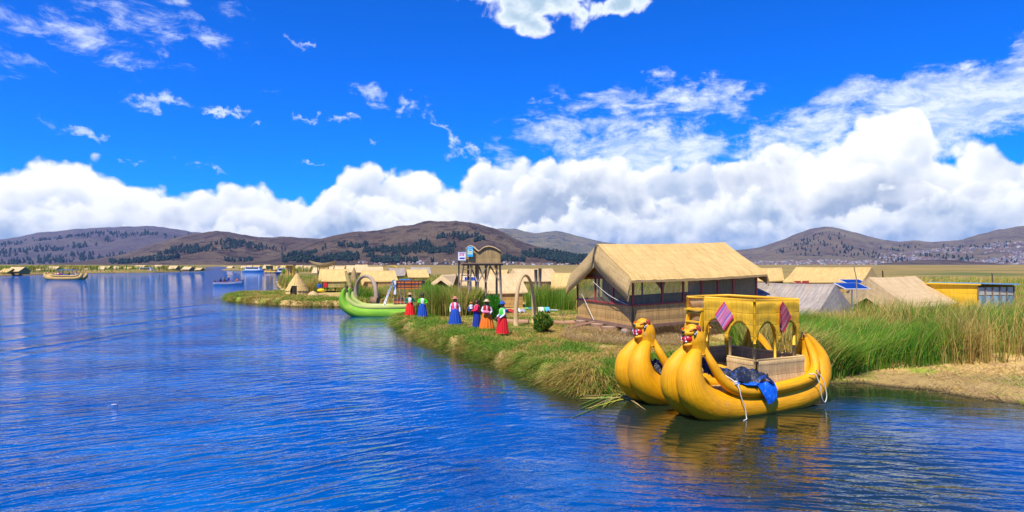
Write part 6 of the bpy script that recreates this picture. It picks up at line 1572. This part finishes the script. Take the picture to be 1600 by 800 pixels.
def woman(px, py, label, face, skirtm, blouse, vest=None, vest_open=0.0, vest_sleeves=False, hatk=None, hatm=None, band=None, armL=None, armR=None, yaw=0, height=1.56, braid='back', seed=0, r0=.34):
    p = gp(px, py, GZ + .02); s = height / 1.60
    root = empty('person', (p.x, p.y, p.z - .02), R(face), label, 'person', None); root.scale = (s, s, s)
    aL = armL or ((-.245, .02, 1.00), (-.26, -.07, .78)); aR = armR or ((.245, .02, 1.00), (.26, -.07, .78))
    hc, fwd, sd = figure(root, aL, aR, yaw)
    skirt(root, skirtm, seed=seed, r0=r0)
    shell(root, 'blouse', blouse, .92, 1.29, .012, 0, aL, aR, .95, .050)
    if vest: shell(root, 'vest' if not vest_sleeves else 'cardigan', vest, .90, 1.285, .026, vest_open, aL if vest_sleeves else None, aR if vest_sleeves else None, .97, .062)
    hair(root, hc, fwd, sd, braid)
    if hatk: hat(root, hc, hatk, hatm, band, seed)
    return root
woman(640.5, 494, 'woman in a red skirt, dark green cardigan and straw hat on the bank tip', 8, C_red, C_wh, C_fg, .62, True, 'straw', C_str, MR3, armL=((-.30, .06, 1.02), (-.17, -.10, .93)), armR=((.30, .06, 1.04), (.14, -.12, .98)), height=1.50, seed=1)
woman(660, 497, 'woman in a blue skirt and lime green cardigan with a black bowler hat', 6, C_blue, C_wh, C_lg, .55, True, 'bowler', M['hair'], None, armL=((-.27, .06, 1.04), (-.17, -.08, 1.02)), armR=((.30, .03, 1.02), (.18, -.12, .96)), height=1.53, seed=2, r0=.31)
woman(711, 509, 'woman in a blue skirt, white sleeves and pink vest standing alone facing the lake', 6, C_blue, C_wh, C_pink, .30, False, 'straw', C_pst, MR3, height=1.58, seed=3, r0=.34)
W4 = woman(745, 514, 'bareheaded woman in a navy skirt and magenta jacket carrying a child', -72, C_navy, C_wh, C_hp, .25, True, None, None, armL=((-.22, -.06, 1.03), (-.10, -.26, 1.02)), armR=((.22, -.08, 1.02), (.08, -.27, .98)), height=1.56, seed=4, r0=.26)
W5 = woman(760.5, 517, 'woman in an orange skirt, scarlet vest and straw hat holding a pink bundle', 4, C_org, C_wh, C_rt, .10, False, 'straw', C_str, C_wh, armL=((-.23, .0, 1.02), (-.05, -.20, .97)), armR=((.24, .02, 1.0), (.13, -.20, .86)), height=1.58, seed=5, braid='front', r0=.36)
W6 = woman(785, 524, 'woman in a deep red skirt, green vest and blue hat nearest the hall', -62, C_dred, C_wh, C_gv, .18, False, 'cloth', C_bh, None, armL=((-.22, -.02, 1.0), (-.16, -.20, .86)), armR=((.22, -.02, 1.0), (.16, -.22, .84)), height=1.60, seed=6, r0=.32)
b = MB(); w = MB(); w.lathe([(.185, .90), (.19, .96)], 24); w.build('sash', clothm('blue_sash', (.01, .14, .55)), W6)
def mini_person(name_root, loc, rz, s, label, top, bottom, hatm=None, group=None, cat='person'):
    root = empty('person', loc, R(rz), label, cat, group); root.scale = (s, s, s)
    aL = ((-.22, -.06, 1.03), (-.12, -.26, .96)); aR = ((.22, -.06, 1.03), (.12, -.26, .96))
    hc, fwd, sd = figure(root, aL, aR, 0, sitting=True)
    shell(root, 'jacket', top, .80, 1.29, .03, 0, aL, aR, .95, .058)
    b = MB()
    for sx in (-1, 1): b.tube([tuple(x) for x in spline([(sx * .09, .0, .80), (sx * .13, -.2, .85), (sx * .14, -.42, .86), (sx * .11, -.46, .66), (sx * .10, -.47, .50)], 4)], .078, 10)
    b.build('trousers', bottom, root)
    hair(root, hc, fwd, sd, None)
    if hatm: hat(root, hc, 'cloth', hatm)
    return root
# the child on the arm
ch = W4.matrix_basis @ Vector((0, -.30, .62)); chp = mini_person('c', ch, -150, .42, 'small child in an orange cap held by the bareheaded woman', C_wh, clothm('blue_trousers', (.02, .12, .5)), C_orh); chp.location.z = W4.location.z + .72
b = MB(); n = 12
b.ell((0, 0, 0), (.19, .11, .075), Matrix.Rotation(.1, 3, 'Y'), 16, 10); b.ell((-.12, -.02, .0), (.10, .09, .07), None, 12, 8); o_ = b.build('pink_bundle', clothm('pink_wrap', (.85, .18, .32))); o_.location = W5.matrix_basis @ Vector((-.02, -.27, .98)); o_.rotation_euler = (0, 0, R(4))
tag(o_, 'pink cloth bundle in the arms of the woman in the orange skirt', 'bundle')
# seated woman by the raised hut
sp_ = at(499, 69.5); sw = empty('person', (sp_.x, 69.5, GZ - .12), R(25), 'seated woman in a blue top and wide yellow skirt beside the cone shelter', 'person')
hc, fwd, sd = figure(sw, ((-.22, -.06, 1.0), (-.14, -.3, .9)), ((.22, -.06, 1.0), (.14, -.3, .9)), 0, sitting=True); shell(sw, 'blouse', C_bh, .80, 1.29, .03, 0, ((-.22, -.06, 1.0), (-.14, -.3, .9)), ((.22, -.06, 1.0), (.14, -.3, .9)), .95, .058)
b = MB(); b.ell((.12, -.30, .60), (.40, .50, .20), None, 20, 12); b.build('skirt', clothm('yellow_skirt', (.82, .60, .01)), sw); hair(sw, hc, fwd, sd, 'back'); sw.location.z -= .0
# people in the boats
for i, (x, y, top, ht, lab) in enumerate([(-2.05, .0, MBK, None, 'helmsman in dark clothes at the stern of the grey motor boat'), (-1.25, .25, clothm('brown_coat', (.10, .05, .03)), None, 'passenger in a brown coat just ahead of the helmsman'), (-.15, .1, C_navy, C_str, 'passenger in navy with a pale hat sitting highest in the grey motor boat'), (2.0, .0, C_orh, None, 'passenger in an orange life vest near the bow of the grey motor boat')]):
    mini_person('p', (SPB.location.x + x * .75, SPB.location.y + y, -.18 if i != 2 else -.02), -90, 1.0, lab, top, C_navy, ht, 'people in the grey motor boat')
for i, (x, top, lab) in enumerate([(3.4, C_rt, 'passenger in red on the distant tan reed boat'), (2.9, C_wh, 'passenger in white nearest the bow of the distant tan reed boat'), (4.0, C_bh, 'passenger in blue in the middle of the distant tan reed boat'), (5.6, MBK, 'passenger in black under the canopy of the distant tan reed boat'), (7.4, C_wh, 'passenger in white at the stern of the distant tan reed boat')]):
    mini_person('p', (FB.location.x + x, FB.location.y + .2 + .2 * (i % 2), .4), -20 * i, 1.0, lab, top, C_navy, None, 'passengers of the distant reed boat')
# plastic litter floating
b = MB(); p = gp(178, 632, .01); b.ell((0, 0, 0), (.07, .018, .010), Matrix.Rotation(.4, 3, 'Z'), 12, 8); b.ell((.08, .02, .0), (.018, .016, .016), None, 8, 6, mi=1); o_ = b.build('plastic_bottle', [C_wh, MR]); o_.location = p; tag(o_, 'small pale bottle with a red cap floating on the open lake', 'bottle')
# ------------------------------------------------------------------ reeds, grass and straw
def in_poly(poly, X, Y): return sdist(poly, X, Y) > 0
FOOT = []
bpy.context.view_layer.update()
for o_ in bpy.data.objects:
    if o_.parent is None and o_.get('category') in ('hut', 'tower', 'shed', 'shelter', 'stall', 'solar panel', 'log', 'arch') and o_.get('group') != 'far huts on the low shores':
        ms = [c for c in o_.children_recursive if c.type == 'MESH' and c.name.split('.')[0] in ('wall', 'floor_platform', 'door', 'block')] if o_.type != 'MESH' else [o_]
        pts = [(c.matrix_world @ Vector(v.co))[:2] for c in ms for v in c.data.vertices]
        if not pts: continue
        if o_.get('category') in ('arch', 'log', 'tower', 'solar panel', 'shelter'): continue
        P_ = np.array(pts); c = P_.mean(0); u, s_, vt = np.linalg.svd(P_ - c, full_matrices=False); q = (P_ - c) @ vt.T
        # hull by angle
        from mathutils.geometry import convex_hull_2d
        idx = convex_hull_2d([tuple(p) for p in pts]); hull_ = [pts[i] for i in idx]; FOOT.append(hull_)
def clear(X, Y, pad=.12):
    k = np.ones(len(X), bool)
    for f in FOOT: k &= sdist(f, X, Y) < -pad
    return k
def scatter(poly, n, r, far_bias=1.6, sdmin=.25, pad=.12, keep=None):
    P_ = np.array(poly); x0, y0 = P_.min(0); x1, y1 = P_.max(0); XX = []; YY = []; tot = 0; tries = 0
    while tot < n and tries < 60:
        m = n * 3; Y = (y0 ** (1 - far_bias) + r.random(m) * (y1 ** (1 - far_bias) - y0 ** (1 - far_bias))) ** (1 / (1 - far_bias)); X = x0 + r.random(m) * (x1 - x0)
        k = in_poly(poly, X, Y); X, Y = X[k], Y[k]
        cl = fbm(X * .9 + 5, Y * .9, 3); k = r.random(len(X)) < sstep(.28, .55, cl) * .85 + .15
        X, Y = X[k], Y[k]; k = clear(X, Y, pad); X, Y = X[k], Y[k]
        if sdmin is not None: k = land_sd(X, Y) > sdmin; X, Y = X[k], Y[k]
        if keep is not None and len(X): k = keep(X, Y); X, Y = X[k], Y[k]
        XX.append(X); YY.append(Y); tot += len(X); tries += 1
    X = np.concatenate(XX)[:n]; Y = np.concatenate(YY)[:n]; return X, Y
GREEN = np.array([(.055, .20, .008), (.09, .28, .012), (.15, .34, .015), (.06, .22, .012), (.23, .40, .02)])
TAN = np.array([(.60, .42, .11), (.70, .52, .16), (.50, .34, .08), (.34, .20, .05), (.60, .42, .09)])
OLIVE = np.array([(.26, .30, .04), (.36, .36, .06), (.20, .26, .03), (.44, .38, .08)])
def palette(n, r, X, Y, gfrac, sc=.35, seed=0.0):
    g = fbm(X * sc + seed, Y * sc + seed * 2, 4); pg = np.clip(gfrac + (g - .5) * 4.2, 0.03, .97)
    pick = r.random(n); c = np.where((pick < pg)[:, None], GREEN[r.integers(0, len(GREEN), n)], TAN[r.integers(0, len(TAN), n)])
    ol = r.random(n) < .22; c[ol] = OLIVE[r.integers(0, len(OLIVE), ol.sum())]
    return c * (.78 + .44 * r.random((n, 1)))
def reeds(label, poly, n, h0, h1, gfrac, seed, wid=.016, lean=.35, far_bias=1.6, wfar=True, sdmin=.25, pad=.12, wind=(.15, 0), name='reed_bed', keep=None, curl=1.9, drop=.12):
    r = np.random.default_rng(seed); X, Y = scatter(poly, n, r, far_bias, sdmin, pad, keep); n = len(X)
    if not n: return
    tuft = fbm(X * 1.3 + seed, Y * 1.3, 3)
    hh = (h0 + (h1 - h0) * np.clip(r.random(n) * .6 + tuft * .6 - .1, 0, 1.1))
    base = np.stack([X, Y, land_z(X, Y) - .06], 1)
    ang = r.random(n) * 2 * math.pi; L = lean * hh * r.random(n) ** 1.5
    cl = np.stack([fbm(X * .8 + 3, Y * .8, 2) - .5, fbm(X * .8, Y * .8 + 9, 2) - .5], 1) * hh[:, None] * .62
    ln = np.stack([np.cos(ang) * L, np.sin(ang) * L], 1) + cl + np.array(wind) * hh[:, None]
    w = wid * (.6 + .8 * r.random(n)) * (np.maximum(1, Y / 30.0) if wfar else 1)
    dry = r.random(n) < .10; ln[dry] *= 2.6
    c = palette(n, r, X, Y, gfrac, seed=seed)
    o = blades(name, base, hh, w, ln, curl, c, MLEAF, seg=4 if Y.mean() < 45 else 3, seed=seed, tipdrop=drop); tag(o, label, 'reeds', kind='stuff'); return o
reeds('tall green and dry reeds at the right behind the yellow boat stern', [(8.3, 20.7), (9.4, 20.2), (10.6, 20.6), (12.5, 22.0), (16, 22.6), (16.5, 26), (15, 29), (11, 28.5), (8.6, 26)], 21000, .95, 1.75, .60, 51, .024, .55)
reeds('wide bed of mixed green and straw coloured reeds at the far right', [(15.5, 22.3), (22, 22.6), (34, 21), (46, 22), (46, 32), (15.5, 31)], 30000, 1.1, 2.45, .42, 52, .027, .60)
reeds('reeds standing round the slatted hut and the yellow shed', [(15.5, 31), (46, 31), (60, 48), (16, 48), (11.5, 36)], 20000, 1.0, 1.7, .50, 53, .026, .4)
reeds('far marsh of reeds behind the long huts', [(10, 48), (60, 48), (150, 120), (4, 120), (2, 56)], 26000, 1.1, 1.7, .30, 54, .026, .3, 1.5)
reeds('green reeds between the tower hut and the golden roofed hut', [(.9, 46.5), (6.2, 45.5), (8.8, 49), (9, 60), (2, 60)], 9500, 1.3, 1.9, .85, 55, .018, .2, wind=(0, 0))
reeds('tall green and tan reeds behind the woman in the pink vest', [(-6.5, 41.4), (-5.2, 40.3), (-3.2, 40.2), (-1.9, 41.5), (-2.2, 43.6), (-3.4, 45), (-5.0, 43.8)], 6500, 1.5, 2.5, .55, 56, .020, .22, wind=(0, 0), sdmin=.15)
reeds('dense reeds around the small huts in the middle of the village', [(-3.2, 46), (-1.5, 45), (-2.0, 47.5), (-4.0, 50), (.5, 54), (2, 62), (-1, 74), (-14, 74), (-20, 80), (-9, 66), (-8, 60), (-3.5, 55)], 12000, 1.2, 2.0, .62, 57, .022, .25, wind=(0, 0))
reeds('belt of reeds across the back of the village', [(-19, 74), (2, 62), (8, 60), (10, 75), (6, 125), (-50, 125), (-44, 100), (-27, 80)], 17000, 1.3, 1.9, .55, 58, .028, .25, 1.5)
reeds('low reeds on the islet shores at the far left', [(-170, 213), (-60, 200), (-112, 330), (-160, 385), (-210, 420), (-290, 400), (-300, 230)], 9000, 1.0, 2.6, .6, 59, .03, .2, 1.5, sdmin=.6)
reeds('scrubby reeds around the foot of the grey arch', [(-14.2, 60), (-10.2, 59.5), (-9.5, 66), (-13, 69), (-17, 69)], 3200, .8, 1.5, .6, 68, .022, .3, sdmin=.4)
# marsh plants by the raised hut
reeds('dark scrubby reeds right of the cone shelter', [at(474, 72).xy, at(497, 72).xy, at(500, 84).xy, at(470, 84).xy], 2500, 1.2, 2.1, .7, 60, .022, .3)
# --- grassy banks
def grad_out(X, Y, e=.12):
    gx = (land_sd(X + e, Y) - land_sd(X - e, Y)); gy = (land_sd(X, Y + e) - land_sd(X, Y - e)); L = np.sqrt(gx ** 2 + gy ** 2) + 1e-6
    return -gx / L, -gy / L
def bank(label, poly, n, lo, hi, h0, h1, gfrac, seed, droop=1.0, name='bank_grass', wid=.014, bias=1.6, flat=.5, power=1.6):
    r = np.random.default_rng(seed)
    X, Y = scatter(poly, n, r, bias, lo, .0, keep=lambda X, Y: (land_sd(X, Y) < hi) & (r.random(len(X)) < np.exp(-np.maximum(land_sd(X, Y), 0) * power)))
    n = len(X); s = land_sd(X, Y); ox, oy = grad_out(X, Y); e = np.clip(1 - s / 1.0, 0, 1)
    hh = (h0 + (h1 - h0) * r.random(n)); ang = r.random(n) * 2 * math.pi
    tu = fbm(X * 2.3, Y * 2.3, 3); hh *= .6 + .9 * tu
    ln = np.stack([ox * hh * e * droop + np.cos(ang) * hh * flat, oy * hh * e * droop + np.sin(ang) * hh * flat], 1)
    up = hh * (1 - .45 * e * droop) * (1 - .35 * flat)
    base = np.stack([X, Y, land_z(X, Y, s) - .03], 1)
    c = palette(n, r, X, Y, gfrac, .8, seed)
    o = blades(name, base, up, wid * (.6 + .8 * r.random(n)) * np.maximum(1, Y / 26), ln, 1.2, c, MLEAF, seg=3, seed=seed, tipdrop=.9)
    tag(o, label, 'grass', kind='stuff'); return o
front = [(-9, 43), (-8.2, 40), (-6, 34.5), (-3.6, 28), (-1.4, 25), (0, 22), (1.2, 19.8), (3, 17.5), (5.2, 19.4), (8.8, 19.5), (9, 22), (6, 23), (4, 23), (2, 27), (-1, 32), (-4, 38), (-5.5, 42), (-5, 44.5)]
bank('thick green and tan grass hanging over the front bank', front, 54000, -.42, 3.4, .26, .72, .88, 61, 1.1, power=.5, wid=.021)
bank('dry brown roots and straw at the waterline of the front bank', front, 22000, -.5, .30, .25, .60, .10, 62, .7, name='bank_straw', power=0.1, wid=.02)
yard = [(-7, 40), (-4, 35), (-1.5, 29), (1.2, 23.5), (3, 22), (5, 22.5), (9.5, 23.5), (9, 29), (5.2, 29), (3.4, 34), (6, 45), (1, 46.5), (-2.4, 46.5), (-3.5, 41)]
def litter(label, poly, n, L0, L1, pal, seed, name='loose_straw', wid=.014, up=.10, z=.01, bias=1.7, keep=None, gfrac=.15, sdmin=.2, aim=None):
    r = np.random.default_rng(seed); X, Y = scatter(poly, n, r, bias, sdmin, .0, keep=keep); n = len(X); a = r.random(n) * 2 * math.pi
    if aim is not None: a = aim + (r.random(n) - .5) * 1.2 + np.where(r.random(n) < .5, 0, math.pi)
    L = L0 + (L1 - L0) * r.random(n); ln = np.stack([np.cos(a) * L, np.sin(a) * L], 1)
    base = np.stack([X, Y, land_z(X, Y) + z * r.random(n)], 1)
    c = palette(n, r, X, Y, gfrac, .5, seed) if pal is None else np.array(pal)[r.integers(0, len(pal), n)] * (.7 + .6 * r.random((n, 1)))
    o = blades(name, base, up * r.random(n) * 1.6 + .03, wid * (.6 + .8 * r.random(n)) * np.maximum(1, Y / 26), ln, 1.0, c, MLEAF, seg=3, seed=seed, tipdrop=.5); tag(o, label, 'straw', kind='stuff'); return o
STR = [(.60, .43, .18), (.70, .53, .26), (.48, .32, .12), (.55, .36, .13), (.36, .24, .10)]
litter('loose dry straw and cut grass covering the yard', yard, 42000, .14, .45, None, 63, gfrac=.36, wid=.02)
litter('golden straw spilling out around the logs under the big hall', [(2.6, 27.0), (4.4, 25.5), (6.6, 25.6), (8, 28), (6, 29.6), (5.6, 30.2), (4.2, 34), (3.0, 33), (2.2, 29)], 12000, .15, .45, STR, 64, up=.22, z=.12)
litter('pale flattened straw raft at the right edge of the water', [(9.3, 20.6), (10.0, 19.6), (12.2, 18.6), (13.6, 16.4), (15.0, 14.6), (18, 12.8), (26, 11.5), (40, 13), (40, 23.6), (20, 23.4), (12.5, 22.6)], 52000, .25, .8, [(.74, .56, .24), (.82, .68, .36), (.62, .44, .14), (.70, .54, .12), (.50, .30, .12)], 65, 'flattened_straw', .015, .035, .05, sdmin=-.15, aim=.9)
bank('low green and tan grass on the long spit with the cone shelter', [(-36, 74), (-35, 69), (-29, 63), (-20, 57), (-5, 55), (-4.5, 59), (-12, 62), (-18, 66), (-21, 72), (-25, 78), (-31, 78)], 17000, -.35, 6, .35, .85, .52, 66, .8, wid=.018, power=.12, bias=1.3)
bank('dry brown straw along the waterline of the spit', [(-36, 74), (-35, 69), (-29, 63), (-20, 57), (-5, 55), (-4.5, 58), (-12, 60), (-18, 62), (-24, 66), (-31, 73)], 9000, -.5, .35, .3, .6, .15, 67, .6, name='bank_straw', wid=.016, power=.1, bias=1.3)
# dark straw heap below the right part of the hall
def heap(label, pts, n, seed, L, cols, h, name='straw_heap'):
    r = np.random.default_rng(seed); P_ = np.array(pts); t_ = r.random(n) * (len(pts) - 1); i = np.minimum(t_.astype(int), len(pts) - 2); f = (t_ - i)[:, None]
    c = P_[i] * (1 - f) + P_[i + 1] * f; rad = np.abs(r.normal(size=n)) * .30; a = r.random(n) * 2 * math.pi
    X = c[:, 0] + np.cos(a) * rad * 1.3; Y = c[:, 1] + np.sin(a) * rad - .1; Z = GZ - .1 + h * np.exp(-(rad / .55) ** 2) * r.random(n) ** .5
    ln = np.stack([(r.random(n) - .5) * L, -r.random(n) * L * .7], 1)
    o = blades(name, np.stack([X, Y, Z], 1), .16 + .12 * r.random(n), np.full(n, .018), ln, 1.1, np.array(cols)[r.integers(0, len(cols), n)] * (.7 + .6 * r.random((n, 1))), MLEAF, seg=3, seed=seed, tipdrop=1.9); tag(o, label, 'straw', kind='stuff')
hp = [hallpt(u, -.5) for u in (-.3, 1.5, 3.5, 5.5, 8.3)]
heap('dark brown straw heap piled against the long side of the big hall', hp, 9000, 71, .9, [(.17, .10, .045), (.25, .155, .07), (.12, .07, .03), (.34, .22, .10)], .62)
heap('golden straw heaped below the gable wall of the big hall', [hallpt(-.5, v) for v in (.2, 2, 4)] , 6000, 72, .9, STR, .26)
# floating cut reeds beside the bank
def floating(pts, label, cols, seed):
    rr = random.Random(seed); b = MB()
    for (a, c) in pts:
        p, q = gp(*a, .02), gp(*c, .02); m_ = (p + q) / 2 + Vector((rr.uniform(-.08, .08), rr.uniform(-.08, .08), .01)); b.tube([tuple(x) for x in spline([tuple(p), tuple(m_), tuple(q)], 5)], .010, 5, mi=rr.randrange(len(cols)))
    tag(b.build('floating_reeds', cols), label, 'reeds', kind='stuff')
fc = [plain('reed_yellow', (.45, .42, .05), .6), plain('reed_green', (.14, .30, .03), .6), plain('reed_tan', (.52, .36, .14), .6)]
rr = random.Random(5)
lst = [((rr.uniform(905, 955), rr.uniform(618, 640)), (rr.uniform(955, 1000), rr.uniform(606, 622))) for _ in range(16)] + [((962, 614), (1008, 640)), ((970, 612), (1000, 634)), ((895, 652), (985, 612)), ((905, 640), (985, 608))]
floating(lst, 'fan of cut green and yellow reeds floating beside the yellow boat bow', fc, 1)
lst = [((688 + i * 2.5, 533 + i * .9 + rr.uniform(-2, 2)), (730 + i * 3.2, 541 + i * 1.6 + rr.uniform(-2, 2))) for i in range(14)] + [((760, 553), (800, 574)), ((800, 570), (850, 592)), ((840, 580), (885, 600)), ((850, 590), (900, 607))]
floating(lst, 'scattered green and tan reeds floating along the front bank', fc, 2)
